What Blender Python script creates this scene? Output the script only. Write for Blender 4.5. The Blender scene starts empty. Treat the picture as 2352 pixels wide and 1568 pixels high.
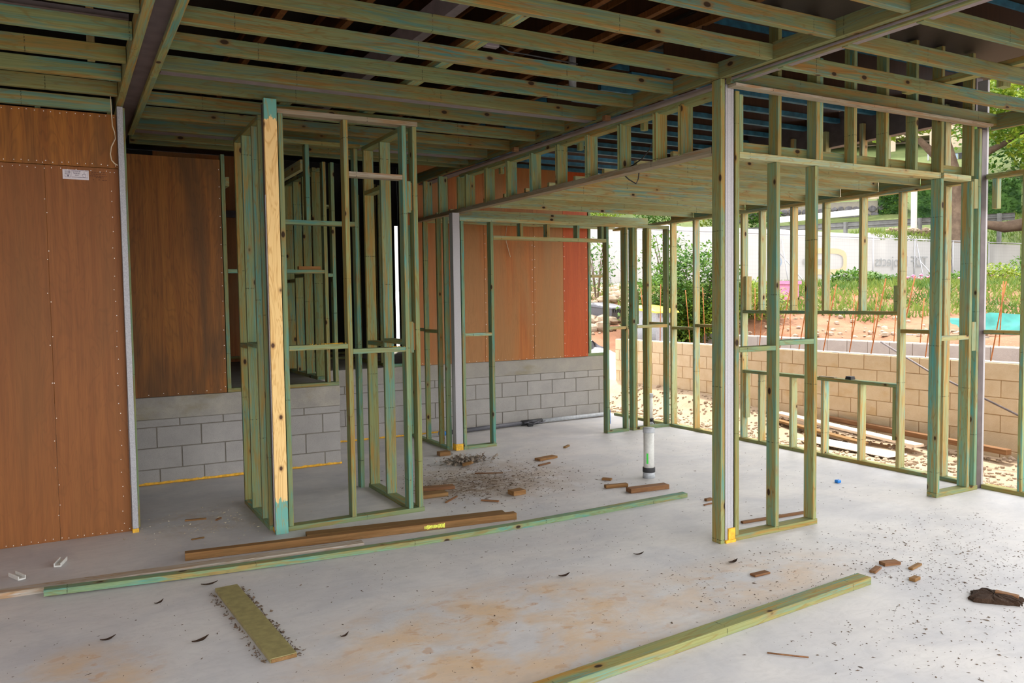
import bpy, bmesh, math, random
from mathutils import Vector, Matrix, noise as mnoise
R = random.Random(7)
C = bpy.context.scene.collection
SC = bpy.context.scene

# ------------------------------------------------------------------ camera
yaw, pit, rol = math.radians(29.1386), math.radians(3.0164), math.radians(-0.7742)
fwd = Vector((math.sin(yaw)*math.cos(pit), math.cos(yaw)*math.cos(pit), -math.sin(pit)))
rgt = fwd.cross(Vector((0, 0, 1))).normalized()
upv = rgt.cross(fwd)
cr, sr = math.cos(rol), math.sin(rol)
rgt, upv = cr*rgt + sr*upv, -sr*rgt + cr*upv
cam = bpy.data.objects.new('camera', bpy.data.cameras.new('camera'))
cam.data.lens, cam.data.sensor_width = 28.277, 36
cam.data.clip_end = 400
m = Matrix((rgt, upv, -fwd)).transposed().to_4x4()
m.translation = Vector((0, 0, 1.72))
cam.matrix_world = m
C.objects.link(cam)
SC.camera = cam

# ------------------------------------------------------------------ sky, sun, exposure
SC.view_settings.view_transform = 'Standard'
SC.view_settings.look = 'None'
SC.view_settings.gamma = 1
SC.view_settings.use_curve_mapping = False
SC.view_settings.exposure = 1.62
world = bpy.data.worlds.new('bright overcast sky')
SC.world = world
world.use_nodes = True
bg = world.node_tree.nodes['Background']
bg.inputs[0].default_value = (0.99, 0.985, 1.0, 1)
bg.inputs[1].default_value = 1.5
sun = bpy.data.objects.new('sun', bpy.data.lights.new('sun', 'SUN'))
sun.data.energy = 2.6
sun.data.angle = math.radians(3)
sun.data.color = (1.0, 0.95, 0.86)
sun.rotation_euler = Vector((-0.20, -0.36, -1.0)).to_track_quat('-Z', 'Y').to_euler()
C.objects.link(sun)

# ------------------------------------------------------------------ material helpers
def newmat(name, rough=0.7, spec=0.3):
    mt = bpy.data.materials.new(name)
    mt.use_nodes = True
    nt = mt.node_tree
    p = nt.nodes['Principled BSDF']
    p.inputs['Roughness'].default_value = rough
    p.inputs['Specular IOR Level'].default_value = spec
    return mt, nt, p

class G:
    """small node-graph writer"""
    def __init__(s, nt): s.nt = nt; s.L = nt.links
    def n(s, t, **kw):
        nd = s.nt.nodes.new(t)
        for k, v in kw.items(): setattr(nd, k, v)
        return nd
    def put(s, sock, v):
        if isinstance(v, bpy.types.NodeSocket): s.L.new(v, sock)
        elif isinstance(v, (tuple, list)) and len(v) == 3 and sock.type == 'RGBA': sock.default_value = (*v, 1)
        else: sock.default_value = v
    def math(s, op, a, b=0.0, c=None):
        nd = s.n('ShaderNodeMath', operation=op); s.put(nd.inputs[0], a); s.put(nd.inputs[1], b)
        if c is not None: s.put(nd.inputs[2], c)
        return nd.outputs[0]
    def mix(s, f, a, b, mode='MIX'):
        nd = s.n('ShaderNodeMix', data_type='RGBA', blend_type=mode)
        s.put(nd.inputs[0], f); s.put(nd.inputs[6], a); s.put(nd.inputs[7], b)
        return nd.outputs[2]
    def ramp(s, v, lo, hi, a=0.0, b=1.0):
        nd = s.n('ShaderNodeMapRange', interpolation_type='SMOOTHSTEP')
        s.put(nd.inputs[0], v); nd.inputs[1].default_value = lo; nd.inputs[2].default_value = hi
        nd.inputs[3].default_value = a; nd.inputs[4].default_value = b
        return nd.outputs[0]
    def vec(s, scale=(1, 1, 1), rand=True):
        tc = s.n('ShaderNodeTexCoord'); v = tc.outputs['Object']
        if rand:
            oi = s.n('ShaderNodeObjectInfo')
            cb = s.n('ShaderNodeVectorMath', operation='SCALE'); cb.inputs[0].default_value = (61.3, 37.7, 53.1)
            s.put(cb.inputs['Scale'], oi.outputs['Random'])
            ad = s.n('ShaderNodeVectorMath', operation='ADD'); s.put(ad.inputs[0], v); s.put(ad.inputs[1], cb.outputs[0]); v = ad.outputs[0]
        ml = s.n('ShaderNodeVectorMath', operation='MULTIPLY'); s.put(ml.inputs[0], v); ml.inputs[1].default_value = scale
        return ml.outputs[0]
    def rand(s): return s.n('ShaderNodeObjectInfo').outputs['Random']
    def noise(s, v, scale, detail=2.0, rough=0.5, dist=0.0):
        nd = s.n('ShaderNodeTexNoise'); s.put(nd.inputs['Vector'], v)
        nd.inputs['Scale'].default_value = scale; nd.inputs['Detail'].default_value = detail
        nd.inputs['Roughness'].default_value = rough; nd.inputs['Distortion'].default_value = dist
        return nd.outputs['Fac']
    def voro(s, v, scale, feature='F1'):
        nd = s.n('ShaderNodeTexVoronoi', feature=feature); s.put(nd.inputs['Vector'], v); nd.inputs['Scale'].default_value = scale
        return nd.outputs['Distance']
    def bump(s, p, h, strength=0.3, dist=0.01):
        b = s.n('ShaderNodeBump'); b.inputs['Strength'].default_value = strength; b.inputs['Distance'].default_value = dist
        s.put(b.inputs['Height'], h); s.L.new(b.outputs[0], p.inputs['Normal'])

def pine(name, c_green, c_teal, c_tan, teal=0.55, tan=0.55, knot=True, marks=True, knotcol=(0.035, 0.02, 0.01)):
    mt, nt, p = newmat(name, 0.75, 0.2); g = G(nt)
    low = g.noise(g.vec((1, 1, 0.10)), 11, 3, 0.55, 0.7)
    r2 = g.math('FRACT', g.math('MULTIPLY', g.rand(), 7.31))
    patch = g.ramp(g.noise(g.vec((1, 1, 0.45)), 2.6, 2, 0.5, 0.5), teal-0.24, teal+0.04)
    streak = g.ramp(g.noise(g.vec((1, 1, 0.06)), 19, 3, 0.6, 1.6), 0.44, 0.62)
    col = g.mix(g.math('MULTIPLY', g.math('MULTIPLY', patch, streak), 0.92), c_green, c_teal)
    patch2 = g.ramp(g.noise(g.vec((1, 1, 0.4)), 3.4, 2, 0.5, 0.5), tan-0.24, tan+0.02)
    streak2 = g.ramp(g.noise(g.vec((1.1, 1.1, 0.055)), 23, 3, 0.6, 1.3), 0.46, 0.62)
    col = g.mix(g.math('MULTIPLY', g.math('MULTIPLY', patch2, streak2), 0.9), col, c_tan)
    rings = g.math('PINGPONG', g.math('MULTIPLY', low, 17.0), 1.0)
    col = g.mix(g.math('MULTIPLY', g.ramp(rings, 0.0, 0.35, 1.0, 0.0), 0.55), col, (c_tan[0]*0.55, c_tan[1]*0.6, c_tan[2]*0.6))
    fine = g.noise(g.vec((1, 1, 0.015)), 160, 2)
    col = g.mix(g.ramp(fine, 0.38, 0.66, 0.0, 0.5), col, (c_green[0]*0.6, c_green[1]*0.6, c_green[2]*0.5))
    col = g.mix(g.ramp(g.rand(), 0.0, 1.0, 0.0, 0.3), col, (c_tan[0]*0.62, c_tan[1]*0.8, c_tan[2]*0.8))
    col = g.mix(g.ramp(r2, 0.0, 1.0, 0.0, 0.30), col, (c_green[0]*0.45, c_green[1]*0.5, c_green[2]*0.4))
    if marks:
        tc = g.n('ShaderNodeTexCoord'); sx = g.n('ShaderNodeSeparateXYZ'); g.put(sx.inputs[0], tc.outputs['Object'])
        fr = g.math('FRACT', g.math('ADD', g.math('DIVIDE', sx.outputs['Z'], 1.07), g.rand()))
        st = g.math('MULTIPLY', g.math('LESS_THAN', fr, 0.006), g.ramp(g.noise(g.vec((1, 1, 1)), 90, 2), 0.42, 0.6, 0.0, 0.75))
        col = g.mix(st, col, (0.03, 0.035, 0.02))
    if knot:
        d = g.voro(g.vec((1, 1, 0.55)), 7.2)
        halo = g.ramp(d, 0.10, 0.26, 1.0, 0.0)
        col = g.mix(g.math('MULTIPLY', halo, 0.45), col, (c_tan[0]*0.7, c_tan[1]*0.62, c_tan[2]*0.6))
        col = g.mix(g.ramp(d, 0.075, 0.125, 1.0, 0.0), col, knotcol)
    g.L.new(col, p.inputs['Base Color'])
    g.bump(p, fine, 0.25, 0.004)
    return mt

def ply(name, base, alt, dark, rand=True, patch=0.5, streak=0.55):
    mt, nt, p = newmat(name, 0.55, 0.3); g = G(nt)
    s = g.noise(g.vec((1, 1, 0.04)), 26, 4, 0.6, 0.4)
    col = g.mix(g.ramp(s, 0.32, 0.7), base, alt)
    big = g.noise(g.vec((1, 1, 0.22)), 2.2, 3, 0.55, 0.8)
    col = g.mix(g.ramp(big, patch-0.10, patch+0.22, 0.0, 0.75), col, dark)
    f = g.noise(g.vec((1, 1, 0.02)), 210, 2)
    wv = g.noise(g.vec((1, 1, 0.16)), 5.0, 2, 0.5, 1.5)
    ct = g.math('PINGPONG', g.math('MULTIPLY', wv, 26.0), 1.0)
    col = g.mix(g.ramp(ct, 0.0, 0.45, 0.22, 0.0), col, (dark[0]*0.7, dark[1]*0.62, dark[2]*0.5))
    col = g.mix(g.ramp(f, streak-0.1, streak+0.2, 0.0, 0.35), col, (dark[0]*0.6, dark[1]*0.55, dark[2]*0.5))
    if rand: col = g.mix(g.ramp(g.rand(), 0, 1, 0.0, 0.4), col, dark)
    g.L.new(col, p.inputs['Base Color'])
    return mt

def masonry(name, base, alt, speck, rough=0.9, sc=1.0, stain=None, bump=0.4):
    mt, nt, p = newmat(name, rough, 0.2); g = G(nt)
    v = g.vec((1, 1, 1))
    col = g.mix(g.ramp(g.noise(v, 5*sc, 5, 0.65), 0.3, 0.7), base, alt)
    col = g.mix(g.ramp(g.rand(), 0, 1, 0.0, 0.35), col, alt)
    if stain: col = g.mix(g.ramp(g.noise(g.vec((1, 1, 0.6)), 3.1*sc, 4, 0.6), 0.52, 0.72, 0.0, 0.8), col, stain)
    col = g.mix(g.ramp(g.noise(v, 140*sc, 2, 0.6), 0.62, 0.72, 0.0, 0.6), col, speck)
    g.L.new(col, p.inputs['Base Color'])
    g.bump(p, g.noise(v, 110*sc, 3, 0.7), bump, 0.01)
    return mt

def plain(name, col, rough=0.6, metal=0.0, spec=0.4, var=0.12, sc=30.0):
    mt, nt, p = newmat(name, rough, spec); g = G(nt)
    f = g.noise(g.vec((1, 1, 1)), sc, 3)
    c = g.mix(g.ramp(f, 0.3, 0.7), tuple(x*(1-var) for x in col), tuple(min(1, x*(1+var)) for x in col))
    g.L.new(c, p.inputs['Base Color'])
    p.inputs['Metallic'].default_value = metal
    return mt

def leafmat(name, a, b, transl=0.35, sc=2.2):
    mt, nt, p = newmat(name, 0.6, 0.25); g = G(nt)
    col = g.mix(g.ramp(g.noise(g.vec((1, 1, 1)), sc, 4, 0.7), 0.36, 0.64), a, b)
    g.L.new(col, p.inputs['Base Color'])
    tr = g.n('ShaderNodeBsdfTranslucent'); g.put(tr.inputs[0], col)
    mx = g.n('ShaderNodeMixShader'); mx.inputs[0].default_value = transl
    g.L.new(p.outputs[0], mx.inputs[1]); g.L.new(tr.outputs[0], mx.inputs[2])
    g.L.new(mx.outputs[0], nt.nodes['Material Output'].inputs[0])
    return mt

M = {}
M['pine'] = pine('treated_pine', (0.275, 0.315, 0.135), (0.06, 0.28, 0.265), (0.42, 0.205, 0.042), 0.56, 0.54)
M['joist'] = pine('treated_pine_shaded', (0.195, 0.235, 0.108), (0.045, 0.215, 0.215), (0.33, 0.155, 0.033), 0.52, 0.50)  # darker copy of the treated pine, with the dim ceiling shade in its colour
M['pale'] = pine('pale_treated_pine', (0.44, 0.475, 0.25), (0.16, 0.42, 0.42), (0.58, 0.30, 0.085), 0.56, 0.54)
M['mint'] = pine('mint_treated_pine', (0.24, 0.345, 0.19), (0.06, 0.33, 0.33), (0.42, 0.235, 0.06), 0.48, 0.56)
M['weather'] = pine('weathered_pine', (0.36, 0.32, 0.24), (0.40, 0.34, 0.28), (0.38, 0.2, 0.09), 0.5, 0.52, knot=False)
M['brown'] = pine('brown_hardwood', (0.27, 0.135, 0.05), (0.20, 0.095, 0.035), (0.33, 0.18, 0.075), 0.5, 0.5, knot=False, marks=False)
M['chip'] = pine('brown_offcut', (0.24, 0.105, 0.045), (0.15, 0.06, 0.03), (0.33, 0.17, 0.08), 0.5, 0.5, knot=False, marks=False)
M['orange'] = pine('orange_floor_timber', (0.17, 0.06, 0.014), (0.11, 0.037, 0.009), (0.2, 0.08, 0.02), 0.5, 0.5, knot=False, marks=False)
M['cutend'] = pine('fresh_orange_timber', (0.42, 0.19, 0.06), (0.33, 0.13, 0.04), (0.45, 0.22, 0.08), 0.5, 0.5, knot=False, marks=False)
M['leafbrown'] = plain('dry_brown_leaf', (0.09, 0.035, 0.02), 0.7, var=0.3)
M['litter'] = plain('grey_leaf_litter', (0.26, 0.21, 0.16), 0.9, var=0.4, sc=60)
M['greyw'] = pine('grey_pale_plank', (0.44, 0.37, 0.30), (0.50, 0.46, 0.42), (0.44, 0.24, 0.10), 0.46, 0.55, knot=False, marks=False)
M['olive'] = plain('olive_coated_board', (0.27, 0.235, 0.10), 0.5, var=0.16, sc=22)
M['plyA'] = ply('red_brown_plywood', (0.33, 0.115, 0.026), (0.25, 0.08, 0.017), (0.20, 0.08, 0.02), True, 0.52)
M['plyB'] = ply('orange_stained_plywood', (0.37, 0.135, 0.016), (0.26, 0.085, 0.011), (0.085, 0.045, 0.015), False, 0.46)
M['plyC'] = ply('bright_plywood', (0.50, 0.165, 0.035), (0.40, 0.115, 0.024), (0.36, 0.19, 0.07), True, 0.46)
M['plyR'] = ply('red_plywood', (0.50, 0.095, 0.018), (0.42, 0.072, 0.014), (0.44, 0.085, 0.016), False, 0.6)
M['block'] = masonry('grey_concrete_block', (0.42, 0.40, 0.375), (0.36, 0.345, 0.325), (0.22, 0.21, 0.19))
M['mortar'] = masonry('grey_mortar', (0.23, 0.21, 0.17), (0.19, 0.17, 0.14), (0.12, 0.11, 0.09))
M['band'] = masonry('rough_cast_concrete', (0.43, 0.40, 0.34), (0.34, 0.32, 0.29), (0.25, 0.23, 0.2), stain=(0.30, 0.26, 0.17))
M['tan'] = masonry('sand_coloured_block', (0.56, 0.44, 0.30), (0.49, 0.37, 0.235), (0.40, 0.30, 0.2), stain=(0.46, 0.31, 0.15))
M['tanmortar'] = masonry('sand_mortar', (0.36, 0.235, 0.12), (0.32, 0.2, 0.1), (0.3, 0.2, 0.1))
M['white'] = plain('white_scrim_backing', (0.8, 0.8, 0.78))
M['steel'] = plain('galvanised_steel', (0.36, 0.36, 0.375), 0.5, 0.3, var=0.14, sc=160)
M['light_steel'] = plain('pale_galvanised_steel', (0.40, 0.39, 0.40), 0.5, 0.2, var=0.05, sc=120)
M['primer'] = plain('dark_primed_steel', (0.105, 0.085, 0.085), 0.55, 0.1, var=0.2, sc=8)
M['purple'] = plain('grey_purple_primed_steel', (0.20, 0.165, 0.17), 0.6, 0.1, var=0.1, sc=12)
M['black'] = plain('black_rubber', (0.03, 0.03, 0.032), 0.6)
M['yellow'] = plain('yellow_membrane_paint', (0.74, 0.42, 0.03), 0.5, var=0.2, sc=40)
M['pvc'] = plain('white_pvc', (0.66, 0.66, 0.62), 0.4, var=0.06, sc=50)
M['pvcgrey'] = plain('grey_pvc', (0.42, 0.44, 0.46), 0.45, var=0.12)
M['nail'] = plain('bright_nail_head', (0.85, 0.8, 0.74), 0.35, 0.3)
M['paper'] = plain('white_label_paper', (0.72, 0.67, 0.70), 0.7, var=0.03)
M['ink'] = plain('grey_ink', (0.17, 0.14, 0.19), 0.8, var=0.1)
M['print'] = plain('faded_brown_stamp', (0.13, 0.045, 0.018), 0.8, var=0.2)
M['cord'] = plain('cream_cord', (0.62, 0.52, 0.36), 0.6)
M['lumber'] = plain('yellow_lumber_spray', (0.70, 0.72, 0.10), 0.7, var=0.25, sc=90)
M['lime'] = plain('green_marker_tape', (0.08, 0.75, 0.10), 0.6, var=0.04)
M['blue'] = plain('blue_plastic', (0.02, 0.22, 0.66), 0.4)
M['bluelvl'] = plain('blue_treated_flange', (0.022, 0.11, 0.17), 0.6, var=0.3, sc=12)
M['osb'] = ply('shade_dark_sheet', (0.022, 0.015, 0.010), (0.016, 0.011, 0.008), (0.012, 0.009, 0.007), True, 0.5)  # near-black colour stands in for shade in the upper void and back room
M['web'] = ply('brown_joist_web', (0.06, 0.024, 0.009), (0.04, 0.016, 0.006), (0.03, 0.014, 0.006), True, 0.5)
M['rust'] = plain('rusty_bar', (0.34, 0.115, 0.03), 0.8, 0.1, var=0.25, sc=20)
M['soil'] = masonry('red_brown_soil', (0.25, 0.125, 0.07), (0.17, 0.075, 0.04), (0.38, 0.26, 0.19), sc=0.35, bump=0.8)
M['hillside'] = masonry('overgrown_hillside', (0.055, 0.085, 0.025), (0.10, 0.12, 0.04), (0.16, 0.15, 0.07), sc=0.25, bump=0.8)
M['mud'] = masonry('dark_low_bounce_ground', (0.10, 0.075, 0.055), (0.07, 0.05, 0.035), (0.16, 0.12, 0.09), sc=0.3)  # unseen front ground, kept dark so little light bounces to the ceiling
M['grass'] = leafmat('grass_blades', (0.055, 0.12, 0.018), (0.17, 0.22, 0.04), 0.35, 0.8)
M['leafA'] = leafmat('green_leaf', (0.025, 0.085, 0.012), (0.11, 0.20, 0.028))
M['leafB'] = leafmat('lime_leaf', (0.085, 0.17, 0.012), (0.26, 0.31, 0.03))
M['leafD'] = leafmat('dark_hedge_leaf', (0.018, 0.06, 0.012), (0.075, 0.17, 0.03), 0.25)
M['darkbark'] = masonry('dark_wet_bark', (0.055, 0.03, 0.018), (0.035, 0.02, 0.012), (0.16, 0.10, 0.06), sc=1.0, bump=0.9)
M['bark'] = masonry('grey_brown_bark', (0.17, 0.12, 0.08), (0.09, 0.06, 0.042), (0.26, 0.2, 0.15), sc=0.6, bump=0.8)
M['rock'] = masonry('grey_basalt_rock', (0.12, 0.115, 0.12), (0.075, 0.07, 0.075), (0.3, 0.29, 0.29), sc=0.8)
M['rail'] = plain('weathered_guardrail', (0.14, 0.14, 0.135), 0.6, 0.1, var=0.15, sc=6)
M['render'] = plain('cream_render', (0.42, 0.34, 0.24), 0.8, var=0.06, sc=2)
M['asphalt'] = masonry('pale_asphalt', (0.32, 0.305, 0.30), (0.26, 0.25, 0.24), (0.35, 0.34, 0.33), sc=0.3)
M['bin'] = plain('dark_grey_bin_plastic', (0.10, 0.10, 0.115), 0.45, var=0.1)
M['bingrey'] = plain('grey_bin_plastic', (0.30, 0.31, 0.33), 0.5, var=0.1)
M['binyellow'] = plain('yellow_bin_lid', (0.80, 0.56, 0.03), 0.4, var=0.05)
M['pink'] = plain('pink_plastic', (0.55, 0.17, 0.30), 0.5)
M['teal'] = plain('teal_shade_cloth', (0.012, 0.15, 0.13), 0.7, var=0.2, sc=6)
M['red'] = plain('red_cloth', (0.6, 0.05, 0.05))
M['glassd'] = plain('dark_window_glass', (0.05, 0.06, 0.065), 0.1, spec=0.6)
M['logo'] = plain('faded_orange_print', (0.50, 0.36, 0.22), 0.8, var=0.05)
M['logogrey'] = plain('faded_grey_print', (0.28, 0.28, 0.27), 0.8, var=0.05)
M['logoblue'] = plain('faded_blue_print', (0.26, 0.33, 0.42), 0.8, var=0.05)
M['letters'] = plain('grey_lettering', (0.22, 0.225, 0.225), 0.8, var=0.05)

def floor_mat():
    mt, nt, p = newmat('slab_concrete', 0.55, 0.35); g = G(nt)
    v = g.vec((1, 1, 1), False)
    col = g.mix(g.ramp(g.noise(v, 1.3, 5, 0.6, 0.8), 0.3, 0.7), (0.51, 0.505, 0.515), (0.64, 0.615, 0.59))
    col = g.mix(g.ramp(g.noise(g.vec((0.35, 1.6, 1), False), 3.0, 4, 0.6, 0.6), 0.45, 0.75, 0.0, 0.4), col, (0.68, 0.665, 0.64))
    # ochre mud stains, denser around two patches of the slab where boots have walked
    tc = g.n('ShaderNodeTexCoord')
    def zone(cx, cy, rx, ry):
        d = g.n('ShaderNodeVectorMath', operation='DISTANCE')
        mp = g.n('ShaderNodeVectorMath', operation='MULTIPLY'); g.put(mp.inputs[0], tc.outputs['Object']); mp.inputs[1].default_value = (1/rx, 1/ry, 0)
        g.put(d.inputs[0], mp.outputs[0]); d.inputs[1].default_value = (cx/rx, cy/ry, 0)
        return g.ramp(d.outputs['Value'], 0.35, 1.0, 1.0, 0.0)
    z = g.math('MAXIMUM', zone(2.0, 3.6, 1.4, 0.9), g.math('MULTIPLY', zone(0.02, 4.1, 0.45, 0.6), 0.9))
    z = g.math('MAXIMUM', z, g.math('MULTIPLY', zone(3.5, 3.5, 1.2, 0.5), 0.6))
    n1 = g.noise(g.vec((1, 1.15, 1), False), 2.1, 5, 0.62, 0.35)
    st = g.math('MULTIPLY', z, g.ramp(n1, 0.36, 0.62))
    col = g.mix(g.math('MULTIPLY', st, 0.72), col, (0.66, 0.43, 0.21))
    fp = g.math('MULTIPLY', z, g.ramp(g.noise(g.vec((1.0, 1.4, 1), False), 7.5, 4, 0.6, 0.3), 0.57, 0.66))
    col = g.mix(g.math('MULTIPLY', fp, 0.55), col, (0.50, 0.27, 0.11))
    sw = g.noise(g.vec((0.5, 1, 1), False), 9.0, 5, 0.7, 2.5)
    col = g.mix(g.ramp(sw, 0.45, 0.62, 0.0, 0.16), col, (0.36, 0.35, 0.35))
    col = g.mix(g.ramp(g.noise(v, 7.5, 4, 0.6, 0.5), 0.66, 0.74, 0.0, 0.16), col, (0.5, 0.33, 0.17))
    # brown dust on the floor around the swept heap and by the ply wall
    dz = g.math('MULTIPLY', zone(3.45, 6.8, 1.3, 1.2), g.ramp(g.noise(v, 5.0, 5, 0.7, 0.4), 0.32, 0.6))
    col = g.mix(g.math('MULTIPLY', dz, 0.6), col, (0.34, 0.25, 0.16))
    col = g.mix(g.math('MULTIPLY', zone(3.3, 6.65, 0.8, 0.55), g.ramp(g.noise(g.vec((0.6, 1.3, 1), False), 16, 4, 0.7, 0.5), 0.36, 0.58, 0.0, 0.9)), col, (0.17, 0.115, 0.07))
    dz2 = g.math('MULTIPLY', zone(0.95, 6.7, 0.7, 0.6), g.ramp(g.noise(v, 6.0, 5, 0.7, 0.4), 0.42, 0.7))
    col = g.mix(g.math('MULTIPLY', dz2, 0.5), col, (0.42, 0.31, 0.20))
    col = g.mix(g.ramp(g.voro(v, 26), 0.05, 0.09, 0.28, 0.0), col, (0.13, 0.09, 0.06))
    g.L.new(col, p.inputs['Base Color'])
    g.put(p.inputs['Roughness'], g.ramp(n1, 0.3, 0.7, 0.45, 0.65))
    g.bump(p, g.noise(v, 60, 3, 0.6), 0.08, 0.01)
    return mt
M['floor'] = floor_mat()

def post_mat():
    """planed pine that is bare in the middle and green-stained at both ends of the post"""
    mt, nt, p = newmat('bare_pine_post', 0.65, 0.25); g = G(nt)
    low = g.noise(g.vec((1, 1, 0.14), False), 13, 3, 0.55, 0.8)
    rings = g.math('PINGPONG', g.math('MULTIPLY', low, 15.0), 1.0)
    raw = g.mix(g.ramp(rings, 0, 0.5, 0.75, 0.0), (0.90, 0.62, 0.26), (0.70, 0.40, 0.13))
    grn = g.mix(g.ramp(rings, 0, 0.5, 0.6, 0.0), (0.16, 0.40, 0.33), (0.33, 0.28, 0.10))
    tc = g.n('ShaderNodeTexCoord'); sx = g.n('ShaderNodeSeparateXYZ'); g.put(sx.inputs[0], tc.outputs['Object'])
    j = g.math('MULTIPLY', g.noise(g.vec((9, 9, 1.5), False), 6, 2), 0.16)
    zz = g.math('ADD', sx.outputs['Z'], j)
    inn = g.math('MULTIPLY', g.math('GREATER_THAN', zz, -1.26), g.math('LESS_THAN', zz, 1.53))
    inn = g.math('MULTIPLY', inn, g.math('LESS_THAN', sx.outputs['Y'], 0.1))
    col = g.mix(inn, grn, raw)
    d = g.voro(g.vec((1.1, 1.1, 0.8), False), 6.5)
    col = g.mix(g.ramp(d, 0.09, 0.2, 0.5, 0.0), col, (0.35, 0.15, 0.05))
    col = g.mix(g.ramp(d, 0.07, 0.12, 1.0, 0.0), col, (0.09, 0.04, 0.02))
    g.L.new(col, p.inputs['Base Color'])
    return mt
M['post'] = post_mat()

def scrim_mat():
    mt, nt, p = newmat('white_fence_scrim', 0.8, 0.1); g = G(nt)
    tc = g.n('ShaderNodeTexCoord'); sx = g.n('ShaderNodeSeparateXYZ'); g.put(sx.inputs[0], tc.outputs['Object'])
    a = g.math('LESS_THAN', g.math('FRACT', g.math('MULTIPLY', sx.outputs['X'], 8.0)), 0.1)
    b = g.math('LESS_THAN', g.math('FRACT', g.math('MULTIPLY', sx.outputs['Z'], 8.0)), 0.1)
    col = g.mix(g.math('MULTIPLY', g.math('MAXIMUM', a, b), 0.35), (0.40, 0.39, 0.38), (0.29, 0.29, 0.28))
    col = g.mix(g.ramp(g.noise(g.vec((1, 1, 1)), 0.9, 3), 0.45, 0.7, 0.0, 0.3), col, (0.30, 0.29, 0.275))
    g.L.new(col, p.inputs['Base Color'])
    tr = g.n('ShaderNodeBsdfTranslucent'); g.put(tr.inputs[0], col)
    mx = g.n('ShaderNodeMixShader'); mx.inputs[0].default_value = 0.45
    g.L.new(p.outputs[0], mx.inputs[1]); g.L.new(tr.outputs[0], mx.inputs[2])
    g.L.new(mx.outputs[0], nt.nodes['Material Output'].inputs[0])
    return mt
M['scrim'] = scrim_mat()

# ------------------------------------------------------------------ object helpers
W = {}          # world location of every object built, for parenting
def link(o, loc, par=None):
    loc = Vector(loc); C.objects.link(o)
    if par is not None: o.parent = par; o.location = loc - W[par.name]
    else: o.location = loc
    W[o.name] = loc
    return o
def tag(o, label=None, cat=None, group=None, kind=None):
    if label: o['label'] = label
    if cat: o['category'] = cat
    if group: o['group'] = group
    if kind: o['kind'] = kind
    return o
def thing(name, loc, label, cat, group=None, kind=None):
    return tag(link(bpy.data.objects.new(name, None), loc), label, cat, group, kind)
def setting(name, loc, label, cat):
    return thing(name, loc, label, cat, kind='structure')

CACHE = {}
def box_mesh(dx, dy, dz, b, mat):
    key = (round(dx, 4), round(dy, 4), round(dz, 4), b, mat)
    if key in CACHE: return CACHE[key]
    h = (dx/2, dy/2, dz/2)
    b = min(b, min(h)*0.6)
    V, F, idx = [], [], {}
    for sx in (-1, 1):
        for sy in (-1, 1):
            for sz in (-1, 1):
                s = (sx, sy, sz)
                for a in range(3):
                    idx[(s, a)] = len(V)
                    V.append(tuple(s[i]*(h[i] if i == a else h[i]-b) for i in range(3)))
    for a in range(3):
        u, w = (a+1) % 3, (a+2) % 3
        for sg in (-1, 1):
            q = []
            for su, sw in ((-1, -1), (1, -1), (1, 1), (-1, 1)):
                s = [0, 0, 0]; s[a] = sg; s[u] = su; s[w] = sw
                q.append(idx[(tuple(s), a)])
            F.append(q)
        for su in (-1, 1):
            for sw in (-1, 1):
                s0 = [0, 0, 0]; s0[a] = -1; s0[u] = su; s0[w] = sw
                s1 = list(s0); s1[a] = 1
                s0, s1 = tuple(s0), tuple(s1)
                F.append([idx[(s0, u)], idx[(s1, u)], idx[(s1, w)], idx[(s0, w)]])
    for sx in (-1, 1):
        for sy in (-1, 1):
            for sz in (-1, 1):
                F.append([idx[((sx, sy, sz), a)] for a in range(3)])
    out = []
    for f in F:
        c = Vector((0, 0, 0))
        for i in f: c += Vector(V[i])
        n = (Vector(V[f[1]])-Vector(V[f[0]])).cross(Vector(V[f[2]])-Vector(V[f[1]]))
        out.append(f if n.dot(c) > 0 else f[::-1])
    me = bpy.data.meshes.new('board'); me.from_pydata(V, [], out)
    me.materials.append(M[mat]); CACHE[key] = me
    return me
PERM = {2: Matrix.Identity(3), 0: Matrix(((0, 0, 1), (1, 0, 0), (0, 1, 0))), 1: Matrix(((0, 1, 0), (0, 0, 1), (1, 0, 0)))}
def box(name, par, mat, x0, x1, y0, y1, z0, z1, b=0.002, label=None, grain=None):
    d = (x1-x0, y1-y0, z1-z0)
    a = max(range(3), key=lambda i: d[i]) if grain is None else grain
    if a == 2: dims = d
    elif a == 0: dims = (d[1], d[2], d[0])      # local x->Y, y->Z, z->X
    else: dims = (d[2], d[0], d[1])             # local x->Z, y->X, z->Y
    o = bpy.data.objects.new(name, box_mesh(*dims, b, mat))
    link(o, ((x0+x1)/2, (y0+y1)/2, (z0+z1)/2), par)
    if a != 2: o.rotation_euler = PERM[a].to_euler()
    if label: o['label'] = label
    return o
def plank(name, par, mat, p0, p1, w, h, b=0.002, roll=0.0):
    """a board lying from p0 to p1 (centre line), w wide and h high"""
    p0, p1 = Vector(p0), Vector(p1); ax = (p1-p0); L = ax.length; ax.normalize()
    side = Vector((0, 0, 1)).cross(ax)
    side = side.normalized() if side.length > 1e-4 else Vector((1, 0, 0))
    top = ax.cross(side)
    if roll: side, top = math.cos(roll)*side+math.sin(roll)*top, -math.sin(roll)*side+math.cos(roll)*top
    o = bpy.data.objects.new(name, box_mesh(w, h, L, b, mat))
    link(o, (p0+p1)/2, par)
    o.rotation_euler = Matrix((side, top, ax)).transposed().to_euler()
    return o
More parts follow.
